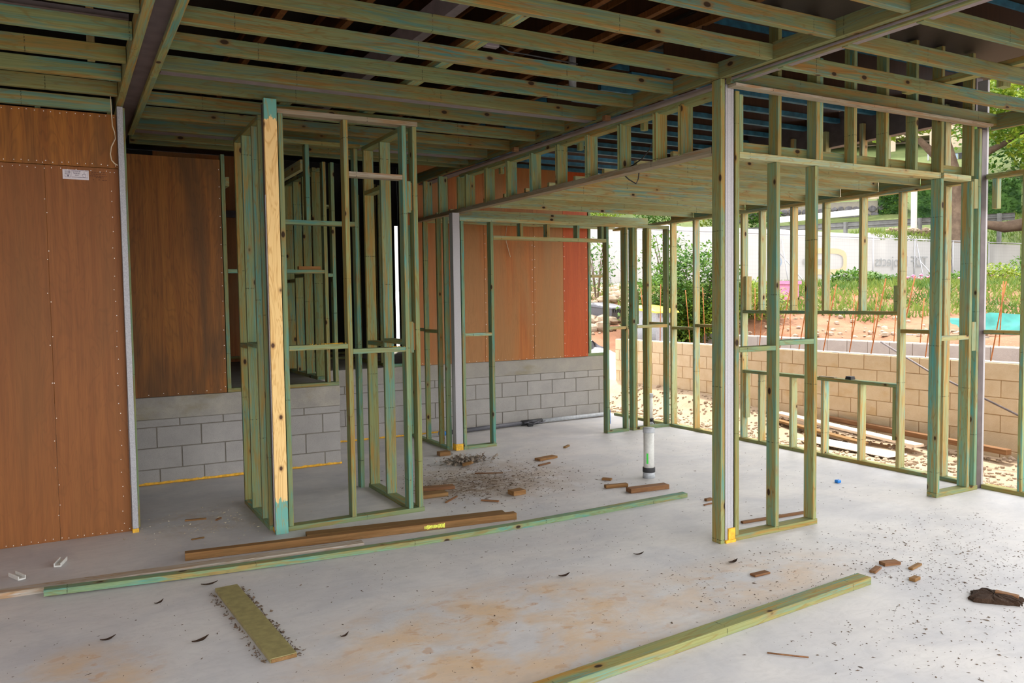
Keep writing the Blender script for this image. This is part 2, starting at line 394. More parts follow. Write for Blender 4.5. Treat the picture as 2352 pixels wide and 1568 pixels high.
def mesh_obj(name, par, V, F, mats, loc=(0, 0, 0), smooth=False, fm=None):
    loc = Vector(loc)
    me = bpy.data.meshes.new(name); me.from_pydata([tuple(Vector(v)-loc) for v in V], [], F)
    for mm in ([mats] if isinstance(mats, str) else mats): me.materials.append(M[mm])
    if fm: me.polygons.foreach_set('material_index', fm)
    if smooth: me.polygons.foreach_set('use_smooth', [True]*len(F))
    return link(bpy.data.objects.new(name, me), loc, par)
def tube(path, rad, n=10, cap=True):
    P = [Vector(p) for p in path]; rr = rad if isinstance(rad, (list, tuple)) else [rad]*len(P)
    V, F = [], []
    for i, p in enumerate(P):
        t = (P[min(i+1, len(P)-1)]-P[max(i-1, 0)]).normalized()
        s = t.cross(Vector((0, 0, 1)))
        s = s.normalized() if s.length > 1e-3 else Vector((1, 0, 0))
        u = s.cross(t)
        for k in range(n):
            a = 2*math.pi*k/n
            V.append(p+rr[i]*(math.cos(a)*s+math.sin(a)*u))
    for i in range(len(P)-1):
        for k in range(n):
            a, b2 = i*n+k, i*n+(k+1) % n
            F.append([a, b2, b2+n, a+n])
    if cap: F += [list(range(n))[::-1], [(len(P)-1)*n+k for k in range(n)]]
    return V, F
def tube_obj(name, par, path, rad, mat, n=10, loc=None, smooth=True):
    V, F = tube(path, rad, n)
    o = mesh_obj(name, par, V, F, mat, loc or path[0], smooth)
    return o
def lathe(name, par, mat, cx, cy, prof, n=24, loc=None):
    V, F = [], []
    for r, z in prof:
        for k in range(n):
            a = 2*math.pi*k/n; V.append((cx+r*math.cos(a), cy+r*math.sin(a), z))
    for i in range(len(prof)-1):
        for k in range(n):
            a, b2 = i*n+k, i*n+(k+1) % n; F.append([a, b2, b2+n, a+n])
    F += [list(range(n))[::-1], [(len(prof)-1)*n+k for k in range(n)]]
    return mesh_obj(name, par, V, F, mat, loc or (cx, cy, prof[0][1]), True)
def merge(parts):
    V, F = [], []
    for v, f in parts:
        k = len(V); V += list(v); F += [[i+k for i in q] for q in f]
    return V, F
def boxgeo(x0, x1, y0, y1, z0, z1):
    V = [(x, y, z) for x in (x0, x1) for y in (y0, y1) for z in (z0, z1)]
    return V, [[0, 1, 3, 2], [4, 6, 7, 5], [0, 4, 5, 1], [2, 3, 7, 6], [0, 2, 6, 4], [1, 5, 7, 3]]
def blob(c, r, seed, n=6, m=4):
    """a small lumpy stone: squashed sphere rings"""
    rr = random.Random(seed); V, F = [], []
    V.append((c[0], c[1], c[2]+r[2]))
    for i in range(1, m):
        th = math.pi*i/m
        for k in range(n):
            a = 2*math.pi*k/n; j = rr.uniform(0.7, 1.25)
            V.append((c[0]+r[0]*j*math.sin(th)*math.cos(a), c[1]+r[1]*j*math.sin(th)*math.sin(a), c[2]+r[2]*math.cos(th)*rr.uniform(0.8, 1.1)))
    V.append((c[0], c[1], c[2]-r[2]))
    for k in range(n): F.append([0, 1+k, 1+(k+1) % n])
    for i in range(m-2):
        for k in range(n):
            a, b2 = 1+i*n+k, 1+i*n+(k+1) % n; F.append([a, a+n, b2+n, b2])
    e = len(V)-1; o = 1+(m-2)*n
    for k in range(n): F.append([e, o+(k+1) % n, o+k])
    return V, F
def leaves(n, pos, size, rnd, flat=0.3):
    """n small folded leaves at points given by pos()"""
    V, F = [], []
    for _ in range(n):
        p = Vector(pos()); a = rnd.uniform(0, 6.283); t = rnd.uniform(-0.9, 0.9)
        d = Vector((math.cos(a)*math.cos(t), math.sin(a)*math.cos(t), math.sin(t)))
        s = d.cross(Vector((rnd.uniform(-flat, flat), rnd.uniform(-flat, flat), 1))).normalized()
        L = size*rnd.uniform(0.6, 1.3); w = L*0.28
        k = len(V)
        V += [p, p+d*L*0.5+s*w, p+d*L, p+d*L*0.5-s*w]
        F += [[k, k+1, k+2], [k, k+2, k+3]]
    return V, F
def in_ellipsoid(c, r, rnd, shell=0.5):
    def f():
        while True:
            v = Vector((rnd.uniform(-1, 1), rnd.uniform(-1, 1), rnd.uniform(-1, 1)))
            l = v.length
            if shell*0.7 < l < 1 or (l < 1 and rnd.random() < 0.15): break
        b = 1+0.35*mnoise.noise(v*1.7+Vector(c))
        return (c[0]+v.x*r[0]*b, c[1]+v.y*r[1]*b, c[2]+v.z*r[2]*b)
    return f
def sstep(a, b, x):
    t = min(1, max(0, (x-a)/(b-a))); return t*t*(3-2*t)

# ------------------------------------------------------------------ floor
fl = setting('floor', (2, 4, 0), 'grey concrete slab with ochre stains and scattered dirt', 'floor')
mesh_obj('slab', fl, *boxgeo(-5, 7.10, -3.0, 9.8, -0.25, 0), 'floor', (0, 0, 0))
rf = setting('floor_raised', (1.5, 11, 0.8), 'raised concrete floor of the dim back room above the grey block walls', 'floor')
box('raised_slab', rf, 'band', -3, 2.53, 8.49, 13.6, 0.60, 0.832, 0.003)
box('raised_slab', rf, 'band', 2.53, 7.0, 9.745, 13.6, 0.65, 0.880, 0.003)

# ------------------------------------------------------------------ ceiling
ce = setting('ceiling', (2, 4, 3.19), 'open timber ceiling of green joists under a dark upper floor', 'ceiling')
JF = [1.32, 1.80, 2.28, 2.765, 3.23, 3.70, 4.175, 4.64, 5.11, 5.60, 6.09, 6.59, 7.085, 7.565, 8.02, 8.24]
for y in JF:
    box('ceiling_joist', ce, 'joist', 0.59, 3.93, y-0.045, y, 3.195, 3.288)
for y in (1.32, 1.80, 2.27, 2.75, 3.22, 3.70):
    box('ceiling_joist', ce, 'joist', 4.02, 7.06, y-0.045, y, 3.155, 3.250)
box('ceiling_joist', ce, 'joist', 3.975, 7.06, 4.062, 4.108, 3.150, 3.245)
box('ledger', ce, 'weather', 3.99, 6.95, 4.03, 4.108, 3.128, 3.148)
for y in (2.10, 2.59, 3.08, 3.57, 4.06, 4.55, 5.03, 5.526, 5.98, 6.42):
    box('ceiling_joist', ce, 'pine', -3.2, 0.395, y-0.045, y, 3.19, 3.285)
box('ceiling_joist', ce, 'mint', -3.2, 0.37, 6.60, 6.645, 3.122, 3.215)
box('bearer', ce, 'joist', 3.93, 3.975, 0.5, 9.5, 3.19, 3.30)
box('bearer', ce, 'joist', 3.985, 4.02, 0.5, 4.05, 3.16, 3.27)
box('edge_bearer', ce, 'joist', 7.06, 7.105, 0.5, 4.12, 3.12, 3.25)
# hangers lying across the joists
box('hanger', ce, 'pine', 2.25, 2.34, 0.8, 8.3, 3.29, 3.335)
box('hanger', ce, 'pine', 1.56, 1.65, 5.7, 8.3, 3.29, 3.335)
box('hanger', ce, 'pine', 5.68, 5.77, 0.8, 4.0, 3.252, 3.30)
for y in (5.35, 6.85): box('packer', ce, 'chip', 3.87, 3.925, y, y+0.045, 3.12+0.03, 3.19)
for x, y in ((4.9, 2.45), (5.8, 3.3)): box('packer', ce, 'pine', x, x+0.09, y, y+0.05, 3.16, 3.30)
# steel in the ceiling
box('left_steel_beam', ce, 'primer', 0.446, 0.556, 0.5, 8.25, 3.205, 3.42)
box('beam_side_timber', ce, 'pine', 0.398, 0.444, 0.5, 6.98, 3.175, 3.30)
box('beam_side_timber', ce, 'pine', 0.545, 0.588, 0.5, 5.685, 3.172, 3.235)
box('beam_side_timber', ce, 'pine', 0.545, 0.588, 5.70, 7.72, 3.172, 3.235)
box('main_steel_beam', ce, 'purple', 3.978, 4.10, 0.55, 9.5, 3.172, 3.186)
box('steel_purlin', ce, 'purple', 2.10, 2.17, 1.0, 8.2, 3.45, 3.60)
box('cross_steel_beam', ce, 'purple', 0.60, 3.925, 5.605, 5.70, 3.197, 3.212)
box('cross_steel_beam', ce, 'purple', 0.60, 3.925, 7.57, 7.70, 3.197, 3.212)
box('left_steel_angle', ce, 'purple', -3.2, 0.39, 5.10, 5.28, 3.33, 3.36)
box('left_steel_angle', ce, 'primer', -3.2, 0.20, 4.75, 4.81, 3.33, 3.38)
def ijoist(axis, a0, a1, c, z0, z1, web):
    w = 0.0225
    prs = [(c-w, c+w, z0, z0+0.045), (c-0.006, c+0.006, z0+0.045, z1-0.045), (c-w, c+w, z1-0.045, z1)]
    geo, fm = [], []
    for i, (u0, u1, q0, q1) in enumerate(prs):
        geo.append(boxgeo(a0, a1, u0, u1, q0, q1) if axis == 'x' else boxgeo(u0, u1, a0, a1, q0, q1)); fm += [1 if i == 1 else 0]*6
    V, F = merge(geo)
    loc = ((a0+a1)/2, c, z0) if axis == 'x' else (c, (a0+a1)/2, z0)
    return mesh_obj('upper_floor_joist', ce, V, F, web, loc, fm=fm)
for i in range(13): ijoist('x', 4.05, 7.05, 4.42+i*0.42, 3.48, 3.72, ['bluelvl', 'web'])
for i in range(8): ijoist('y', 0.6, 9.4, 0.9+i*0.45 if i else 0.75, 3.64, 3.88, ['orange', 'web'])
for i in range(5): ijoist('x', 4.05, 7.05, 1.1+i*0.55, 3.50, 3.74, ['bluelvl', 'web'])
box('subfloor_sheet', ce, 'osb', -3.4, 4.40, -0.25, 8.4, 3.90, 3.925)  # front edge placed just behind the camera to set the sky light entering
box('subfloor_sheet', ce, 'osb', 4.02, 7.8, -0.25, 8.4, 3.75, 3.775)  # overhang past the right wall added to keep sun off the slab
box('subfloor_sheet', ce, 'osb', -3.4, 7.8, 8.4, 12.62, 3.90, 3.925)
box('front_light_blocker', ce, 'osb', -3.4, 4.02, -0.27, -0.25, 3.30, 3.92)  # unseen strips added to block front light from the void above the joists
box('front_light_blocker', ce, 'osb', 4.02, 7.8, -0.27, -0.25, 3.28, 3.77)
# grey waste pipe, elbow and a junction box above the joists
V, F = merge([tube([(3.55, 5.34, 3.34), (3.55, 5.34, 3.62)], 0.03, 14), tube([(3.47, 5.34, 3.325), (3.55, 5.34, 3.335), (3.62, 5.40, 3.325)], [0.034, 0.042, 0.04], 14)])
tag(mesh_obj('waste_pipe', None, V, F, 'pvcgrey', (3.55, 5.34, 3.3), True), 'short grey waste pipe with an elbow hanging above the ceiling joists', 'pipe')
jb = thing('junction_box', (2.12, 4.3, 3.3), 'small pale metal junction box fixed above the joists beside a hanger', 'junction box')
box('enclosure', jb, 'purple', 2.36, 2.46, 4.52, 4.57, 3.30, 3.37, 0.004)
tube_obj('cable', jb, [(2.46, 4.55, 3.33), (2.55, 4.57, 3.30), (2.7, 4.6, 3.31), (3.1, 4.6, 3.30)], 0.005, 'black', 6)
# ------------------------------------------------------------------ left plywood wall
wl = setting('wall_left', (0, 6.68, 0), 'tall reddish brown plywood wall at the left, nailed sheets on a galvanised post', 'wall')
box('plywood_sheet', wl, 'plyA', -0.075, 0.397, 6.68, 6.695, 0.0, 2.722, 0.001)
box('plywood_sheet', wl, 'plyA', -1.28, -0.0763, 6.68, 6.695, 0.0, 2.722, 0.001)
box('plywood_sheet', wl, 'plyA', -2.48, -1.283, 6.68, 6.695, 0.0, 2.722, 0.001)
box('plywood_sheet', wl, 'plyB', -2.48, 0.397, 6.68, 6.695, 2.726, 3.118, 0.001, grain=2)
for x in (-2.4, -1.9, -1.3, -0.8, -0.12, 0.34): box('stud', wl, 'pine', x, x+0.035, 6.697, 6.787, 0.0, 3.18)
def nails(par, pts, r=0.0033, axis='y', thick=0.003):
    geo = []
    for (x, y, z) in pts:
        c = Vector((x, y, z)); k = 6
        if axis == 'y':
            V = [c+Vector((r*math.cos(a*6.283/k), -thick, r*math.sin(a*6.283/k))) for a in range(k)]
            B = [v+Vector((0, thick, 0)) for v in V]
        V2 = V+B
        F = [list(range(k))]+[[i, i+k, (i+1) % k+k, (i+1) % k] for i in range(k)]
        geo.append((V2, F))
    V, F = merge(geo)
    return tag(mesh_obj('nail_heads', par, V, F, 'nail', pts[0]), kind='stuff')
pts = []
for x in [0.385-i*0.05+R.uniform(-0.008, 0.008) for i in range(22)]:
    pts += [(x, 6.68, 0.018+R.uniform(-0.006, 0.006)), (x, 6.68, 3.10+R.uniform(-0.006, 0.006)), (x, 6.68, 2.75+R.uniform(-0.008, 0.004)), (x-0.01, 6.68, 2.70+R.uniform(-0.008, 0.008))]
for i in range(26):
    z = 0.05+i*0.105+R.uniform(-0.02, 0.02)
    pts += [(0.345+R.uniform(-0.006, 0.006), 6.68, z), ((-0.085 if i % 2 else -0.068)+R.uniform(-0.005, 0.005), 6.68, z+R.uniform(-0.05, 0.05))][:(2 if i % 3 else 1)]
nails(wl, pts)
# galvanised channel post at the end of the wall
col = thing('steel_post', (0.42, 6.68, 0), 'slim galvanised steel post at the right end of the big plywood wall', 'post')
box('channel', col, 'steel', 0.400, 0.440, 6.62, 6.69, 0.03, 3.17, 0.002)
box('channel_lip', col, 'mint', 0.4405, 0.455, 6.655, 6.69, 0.03, 3.17, 0.002, label='green timber edge strip')
box('painted_foot', col, 'yellow', 0.398, 0.442, 6.618, 6.692, 0.0, 0.03, 0.001, label='yellow painted foot')
# product label and stamp on the sheet
lb = thing('product_label', (0.12, 6.679, 2.67), 'white printed label with a barcode stuck high on the big plywood wall', 'label')
V = [(0.036, 6.678, 2.697), (0.036, 6.678, 2.628), (0.203, 6.678, 2.632), (0.203, 6.678, 2.70)]
def lbl(u, v):   # position on the slightly skewed label
    return (0.036+u*0.167, 2.629+v*0.068+u*0.003)
V, F = boxgeo(0.036, 0.203, 6.6775, 6.6798, 2.629, 2.698)
mesh_obj('paper', lb, V, F, 'paper', (0.12, 6.679, 2.66))
geo = []
def ink(u0, u1, v0, v1):
    a, b2 = lbl(u0, v0), lbl(u1, v1); geo.append(boxgeo(a[0], b2[0], 6.6768, 6.6774, a[1], b2[1]))
for k in range(9): ink(0.085+k*0.024, 0.085+k*0.024+R.choice((0.008, 0.015)), 0.60, 0.90)
ink(0.08, 0.29, 0.52, 0.55)
for u0, u1, v0, v1 in ((0.09, 0.1, 0.22, 0.46), (0.29, 0.3, 0.22, 0.46), (0.09, 0.3, 0.2, 0.22), (0.16, 0.25, 0.38, 0.44), (0.18, 0.23, 0.26, 0.38)): ink(u0, u1, v0, v1)
for v, u0, u1 in ((0.80, 0.38, 0.69), (0.66, 0.40, 0.67), (0.56, 0.42, 0.66), (0.40, 0.47, 0.61)):
    x = u0
    while x < u1:
        w = R.uniform(0.015, 0.05); ink(x, min(u1, x+w), v, v+0.055); x += w+0.012
for u0, u1, v0, v1 in ((0.34, 0.345, 0.2, 0.9), (0.96, 0.965, 0.2, 0.9), (0.34, 0.965, 0.9, 0.91), (0.34, 0.965, 0.2, 0.21)): ink(u0, u1, v0, v1)
for k in range(9):
    a = math.pi*(1.0+k/8); ink(0.825+0.065*math.cos(a)-0.01, 0.825+0.065*math.cos(a)+0.01, 0.45+0.24*math.sin(a)-0.02, 0.45+0.24*math.sin(a)+0.02)
ink(0.75, 0.90, 0.48, 0.52); ink(0.79, 0.86, 0.66, 0.70)
V, F = merge(geo); mesh_obj('print', lb, V, F, 'ink', (0.12, 6.6775, 2.66))
geo = []
for v, u0, u1 in ((2.685, 0.22, 0.31), (2.672, 0.215, 0.315), (2.658, 0.21, 0.32), (2.648, 0.25, 0.30), (2.632, 0.23, 0.24), (2.632, 0.265, 0.275), (2.630, 0.29, 0.32)):
    x = u0
    while x < u1:
        w = R.uniform(0.006, 0.016); geo.append(boxgeo(x, min(u1, x+w), 6.6785, 6.6797, v, v+0.006)); x += w+0.004
V, F = merge(geo); mesh_obj('ink_stamp', wl, V, F, 'print', (0.26, 6.679, 2.66))
# the hanging cord
P = [(0.352, 6.56, 3.45), (0.357, 6.555, 3.317), (0.360, 6.55, 3.15), (0.364, 6.55, 3.01), (0.377, 6.55, 2.965), (0.379, 6.55, 2.92), (0.352, 6.56, 2.86), (0.345, 6.57, 2.81), (0.353, 6.59, 2.77), (0.372, 6.60, 2.748), (0.392, 6.605, 2.738)]
tag(tube_obj('hanging_cord', None, P, 0.004, 'cord', 6), 'thin cream cord hanging from the ceiling at the end of the plywood wall', 'cord')
# posts and pale sheet seen above the left joists
up = thing('upper_stud', (0.2, 5.4, 3.3), 'pale upright stud standing above the joists over the plywood wall', 'stud')
box('stud', up, 'pale', 0.20, 0.245, 5.9, 5.99, 3.29, 3.88)
box('packer', up, 'weather', 0.08, 0.195, 5.93, 5.96, 3.56, 3.62)
# ------------------------------------------------------------------ block walls
def block_wall_x(par, x0, x1, yf, rows, thick=0.19, L=0.40, mat='block', mortar='mortar'):
    """rows: list of (z0, z1, joint offset)"""
    box('mortar', par, mortar, x0+0.004, x1-0.004, yf+0.006, yf+thick, rows[0][0], rows[-1][1], 0.001)
    for z0, z1, off in rows:
        x = off-2*L
        while x < x0: x += L
        xs = [x0]+[x+i*L for i in range(60) if x0+0.03 < x+i*L < x1-0.03]+[x1]
        for a, b2 in zip(xs, xs[1:]):
            dy = R.uniform(-0.0015, 0.0015)
            box('block', par, mat, a+0.005, b2-0.005, yf+dy, yf+0.06, z0+0.004, z1-0.004, 0.003)
wr = setting('wall_middle', (1.4, 8.3, 0), 'low grey block wall at the left with a stained plywood sheet standing on it', 'wall')
block_wall_x(wr, -2.3, 2.53, 8.30, [(0.0, 0.144, 0.355), (0.144, 0.348, 0.157), (0.348, 0.547, 0.338), (0.547, 0.622, 0.145)])
box('concrete_band', wr, 'band', -2.3, 2.531, 8.299, 8.49, 0.622, 0.833, 0.004)
box('plywood_sheet', wr, 'plyB', 0.19, 1.388, 8.283, 8.298, 0.838, 3.11, 0.001)
box('plywood_sheet', wr, 'plyB', -1.01, 0.187, 8.283, 8.298, 0.838, 3.11, 0.001)
V, F = [], []
xs = [i*0.06 for i in range(52)]
def paint_strip(par, x0, x1, yf, zt, seed):
    rr = random.Random(seed); n = int((x1-x0)/0.035); V, F = [], []
    for i in range(n+1):
        x = x0+(x1-x0)*i/n; h = zt*rr.uniform(0.7, 1.2)
        V += [(x, yf-0.003, h), (x, yf-0.003, 0.002), (x, yf-0.035*rr.uniform(0.3, 1.1), 0.002)]
    for i in range(n):
        a = i*3; F += [[a, a+1, a+4, a+3], [a+1, a+2, a+5, a+4]]
    return mesh_obj('yellow_paint', par, V, F, 'yellow', (x0, yf, 0))
paint_strip(wr, 0.45, 2.535, 8.298, 0.022, 3)
pts = [(1.375, 8.283, 0.9+i*0.14+R.uniform(-0.02, 0.02)) for i in range(16)]+[(0.55+i*0.13, 8.283, 0.86+R.uniform(-0.006, 0.01)) for i in range(7)]
nails(wr, pts, 0.004)
wb = setting('wall_back', (4.6, 9.55, 0), 'far grey block wall with a row of orange plywood sheets above it', 'wall')
block_wall_x(wb, 2.535, 6.885, 9.55, [(0.0, 0.19, 0.36), (0.19, 0.39, 0.17), (0.39, 0.585, 0.36), (0.585, 0.682, 0.17)])
box('concrete_band', wb, 'band', 2.535, 6.886, 9.549, 9.74, 0.682, 0.884, 0.004)
paint_strip(wb, 2.54, 6.85, 9.548, 0.02, 5)
xs = [(3.80, 4.395, 'plyC'), (4.398, 4.905, 'plyC'), (4.908, 5.663, 'plyC'), (5.667, 6.148, 'plyC'), (6.151, 6.562, 'plyR')]
for a, b2, mt in xs:
    box('plywood_sheet', wb, mt, a, b2, 9.528, 9.543, 0.888, 3.72, 0.001)
for x in (3.80, 4.05, 4.38, 4.89, 5.4, 5.65, 6.13, 6.595): box('stud', wb, 'mint', x, x+0.04, 9.55, 9.64, 0.93, 3.18)
box('bottom_plate', wb, 'mint', 3.60, 6.89, 9.545, 9.635, 0.886, 0.925)
box('noggin', wb, 'pale', 6.64, 6.86, 9.545, 9.635, 2.015, 2.055)
pts = []
for x in (4.37, 4.92, 5.645, 5.685, 6.535, 6.165): pts += [(x, 9.528, 0.93+i*0.15+R.uniform(-0.03, 0.03)) for i in range(12)]
pts += [(4.0+i*0.11, 9.528, 0.905+R.uniform(-0.006, 0.008)) for i in range(23)]
nails(wb, pts, 0.0045)

# ------------------------------------------------------------------ frames
def lst_x(par, name, mat, xs, w, y0, y1, z0, z1):
    for x in xs: box(name, par, mat, x, x+w, y0, y1, z0, z1)
def lst_y(par, name, mat, ys, w, x0, x1, z0, z1):
    for y in ys: box(name, par, mat, x0, x1, y-w if w < 0 else y, y if w < 0 else y+w, z0, z1)

# closet: front, left, right and back stud frames
f1 = thing('stud_panel', (1.97, 6.07, 0), 'front stud frame of the closet, mint bottom plate and two noggins', 'stud frame', 'closet stud frames', 'thing')
box('bottom_plate', f1, 'mint', 1.42, 2.525, 6.03, 6.12, 0.0, 0.036)
box('top_plate', f1, 'weather', 1.42, 2.525, 6.03, 6.12, 3.102, 3.138)
lst_x(f1, 'stud', 'mint', (1.425,), 0.036, 6.03, 6.12, 0.037, 3.101)
lst_x(f1, 'stud', 'pine', (1.915,), 0.036, 6.03, 6.12, 0.037, 3.101)
lst_x(f1, 'stud', 'mint', (2.39,), 0.036, 6.03, 6.12, 0.037, 3.101)
lst_x(f1, 'stud', 'pine', (2.478,), 0.036, 6.03, 6.12, 0.037, 3.101)
box('noggin', f1, 'mint', 1.462, 1.914, 6.03, 6.12, 1.356, 1.394)
box('noggin', f1, 'mint', 1.952, 2.389, 6.03, 6.12, 1.312, 1.350)
box('noggin', f1, 'weather', 1.952, 2.389, 6.03, 6.12, 2.676, 2.714)
for z in (2.42, 1.30): box('packing_block', f1, 'pine', 2.428, 2.462, 6.04, 6.10, z, z+0.25)
for z in (2.42, 1.30): box('packing_block', f1, 'cutend', 2.463, 2.476, 6.05, 6.10, z+0.02, z+0.24, label='orange packing strip')
V, F = merge([blob((1.80+R.gauss(0, 0.05), 6.07+R.uniform(-0.03, 0.03), 1.397), (0.006, 0.006, 0.004), i, 5, 3) for i in range(60)]+[blob((2.33+R.gauss(0, 0.03), 6.07+R.uniform(-0.03, 0.03), 1.352), (0.006, 0.006, 0.004), i, 5, 3) for i in range(30)])
tag(mesh_obj('sawdust', f1, V, F, 'yellow', (1.8, 6.07, 1.39)), kind='stuff')
f2 = thing('stud_panel', (1.345, 6.6, 0), 'left side frame of the closet, broad stud faces behind the bare pine post', 'stud frame', 'closet stud frames', 'thing')
box('bottom_plate', f2, 'mint', 1.302, 1.392, 6.125, 7.09, 0.0, 0.036)
box('top_plate', f2, 'pine', 1.302, 1.392, 6.125, 7.09, 3.06, 3.096)
lst_y(f2, 'stud', 'pine', (7.05,), 0.036, 1.302, 1.392, 0.037, 3.059)
lst_y(f2, 'stud', 'mint', (6.74, 6.36), 0.036, 1.302, 1.392, 0.037, 3.059)
lst_y(f2, 'stud', 'mint', (6.126,), 0.036, 1.302, 1.392, 0.037, 3.059)
box('noggin', f2, 'mint', 1.302, 1.392, 6.777, 7.049, 1.345, 1.381)
box('noggin', f2, 'mint', 1.302, 1.392, 6.397, 6.739, 1.365, 1.401)
f3 = thing('stud_panel', (2.46, 6.6, 0), 'right side frame of the closet with a lintel above its narrow opening', 'stud frame', 'closet stud frames', 'thing')
box('bottom_plate', f3, 'mint', 2.415, 2.505, 6.125, 7.09, 0.0, 0.036)
box('top_plate', f3, 'pine', 2.415, 2.505, 6.125, 7.09, 3.075, 3.111)
lst_y(f3, 'stud', 'pine', (7.03,), 0.036, 2.415, 2.505, 0.037, 3.074)
lst_y(f3, 'stud', 'mint', (6.60,), 0.036, 2.415, 2.505, 0.037, 3.074)
box('noggin', f3, 'pine', 2.415, 2.505, 6.637, 7.029, 2.672, 2.708)
box('noggin', f3, 'pine', 2.415, 2.505, 6.637, 7.029, 1.325, 1.361)
box('noggin', f3, 'pine', 2.415, 2.505, 6.125, 6.599, 1.36, 1.396)
f4 = thing('stud_panel', (1.9, 7.05, 0), 'back frame of the closet with a door head and one cripple stud above it', 'stud frame', 'closet stud frames', 'thing')
box('top_plate', f4, 'pine', 1.40, 2.41, 7.10, 7.19, 3.10, 3.136)
box('header_plate', f4, 'mint', 1.462, 2.344, 7.10, 7.19, 2.398, 2.438)
lst_x(f4, 'stud', 'mint', (1.426,), 0.036, 7.10, 7.19, 0.0, 3.099)
lst_x(f4, 'stud', 'mint', (2.345,), 0.036, 7.10, 7.19, 0.0, 3.099)
box('cripple_stud', f4, 'pine', 1.905, 1.941, 7.10, 7.19, 2.439, 3.099)

# the bare pine post in front of a slim steel one
pp = thing('pine_post', (1.363, 6.0, 0), 'tall post of bare yellow pine, green-stained at its foot and head', 'post', kind='thing')
o = box('post', pp, 'post', 1.318, 1.409, 5.985, 6.022, 0.0, 3.19)
st = thing('steel_post', (1.36, 6.06, 0), 'dark slim steel post with a pale edge hidden behind the bare pine post', 'post', kind='thing')
box('tube', st, 'primer', 1.326, 1.400, 6.026, 6.12, 0.03, 3.17, 0.004)
box('edge_strip', st, 'light_steel', 1.312, 1.3175, 6.0, 6.018, 0.03, 2.5, 0.001, label='pale edge strip')
box('painted_foot', st, 'yellow', 1.324, 1.402, 6.024, 6.122, 0.0, 0.03, 0.001, label='yellow painted foot')

# frame in line with the back doorway
Y0, Y1 = 8.27, 8.36
f5 = thing('stud_panel', (4.2, Y0, 0), 'narrow stud frame with one noggin to the right of the pale steel post', 'stud frame', None, 'thing')
box('bottom_plate', f5, 'mint', 3.966, 4.39, Y0, Y1, 0.0, 0.036)
lst_x(f5, 'stud', 'mint', (3.966, 4.345), 0.036, Y0, Y1, 0.037, 2.611)
box('noggin', f5, 'pale', 4.003, 4.344, Y0, Y1, 1.300, 1.336)
box('top_plate', f5, 'pale', 3.955, 6.998, Y0, Y1, 2.612, 2.652)
box('header_plate', f5, 'pale', 4.382, 5.984, Y0, Y1, 2.414, 2.456)
lst_x(f5, 'cripple_stud', 'mint', (4.745, 5.115, 5.547, 5.91), 0.036, Y0, Y1, 2.457, 2.611)
sp = thing('steel_post', (3.9, 8.3, 0), 'pale galvanised post with a yellow foot beside the far doorway', 'post', kind='thing')
box('channel', sp, 'light_steel', 3.862, 3.95, 8.265, 8.355, 0.075, 2.70, 0.003)
box('painted_foot', sp, 'yellow', 3.860, 3.952, 8.263, 8.357, 0.0, 0.075, 0.002, label='yellow painted foot')
f6 = thing('stud_panel', (3.86, 8.9, 0), 'stud frame running back from the pale steel post to the far block wall', 'stud frame', None, 'thing')
box('bottom_plate', f6, 'mint', 3.80, 3.858, 8.37, 9.52, 0.0, 0.036)
lst_y(f6, 'stud', 'pine', (8.57, 8.96), 0.036, 3.80, 3.858, 0.037, 2.66)
lst_y(f6, 'stud', 'mint', (9.45, 8.37), 0.036, 3.80, 3.858, 0.037, 2.66)
box('noggin', f6, 'pine', 3.80, 3.858, 8.607, 8.959, 1.335, 1.371)
box('noggin', f6, 'pine', 3.80, 3.858, 8.997, 9.449, 1.345, 1.381)
f7 = thing('stud_panel', (6.15, Y0, 0), 'short two-stud frame at the right jamb of the far doorway', 'stud frame', None, 'thing')
box('bottom_plate', f7, 'mint', 5.985, 6.325, Y0, Y1, 0.0, 0.036)
lst_x(f7, 'stud', 'mint', (5.985, 6.285), 0.036, Y0, Y1, 0.037, 2.611)
box('noggin', f7, 'pale', 6.022, 6.284, Y0, Y1, 1.318, 1.354)
box('hold_down', f7, 'blue', 6.022, 6.028, Y0-0.002, Y0+0.03, 0.12, 0.30, 0.001, label='blue metal strap')
f8 = thing('stud_panel', (6.7, Y0, 0), 'far corner stud frame with doubled studs, noggins and a white drain pipe behind', 'stud frame', None, 'thing')
box('bottom_plate', f8, 'mint', 6.395, 6.998, Y0, Y1, 0.0, 0.036)
lst_x(f8, 'stud', 'pine', (6.43, 6.625), 0.036, Y0, Y1, 0.037, 2.611)
lst_x(f8, 'stud', 'mint', (6.395,), 0.034, Y0, Y1, 0.037, 2.611)
lst_x(f8, 'stud', 'mint', (6.96,), 0.036, Y0, Y1, 0.037, 2.611)
box('noggin', f8, 'pale', 6.467, 6.959, Y0-0.004, Y1-0.02, 1.322, 1.362)
box('stud', f8, 'pine', 6.50, 6.575, 8.41, 8.445, 0.0, 2.60)
box('stud', f8, 'mint', 6.70, 6.74, 8.37, 8.46, 0.30, 2.60)
box('packing_block', f8, 'mint', 6.50, 6.57, 8.37, 8.405, 1.37, 1.80)
box('packing_block', f8, 'mint', 6.665, 6.685, 8.38, 8.42, 1.02, 1.42)

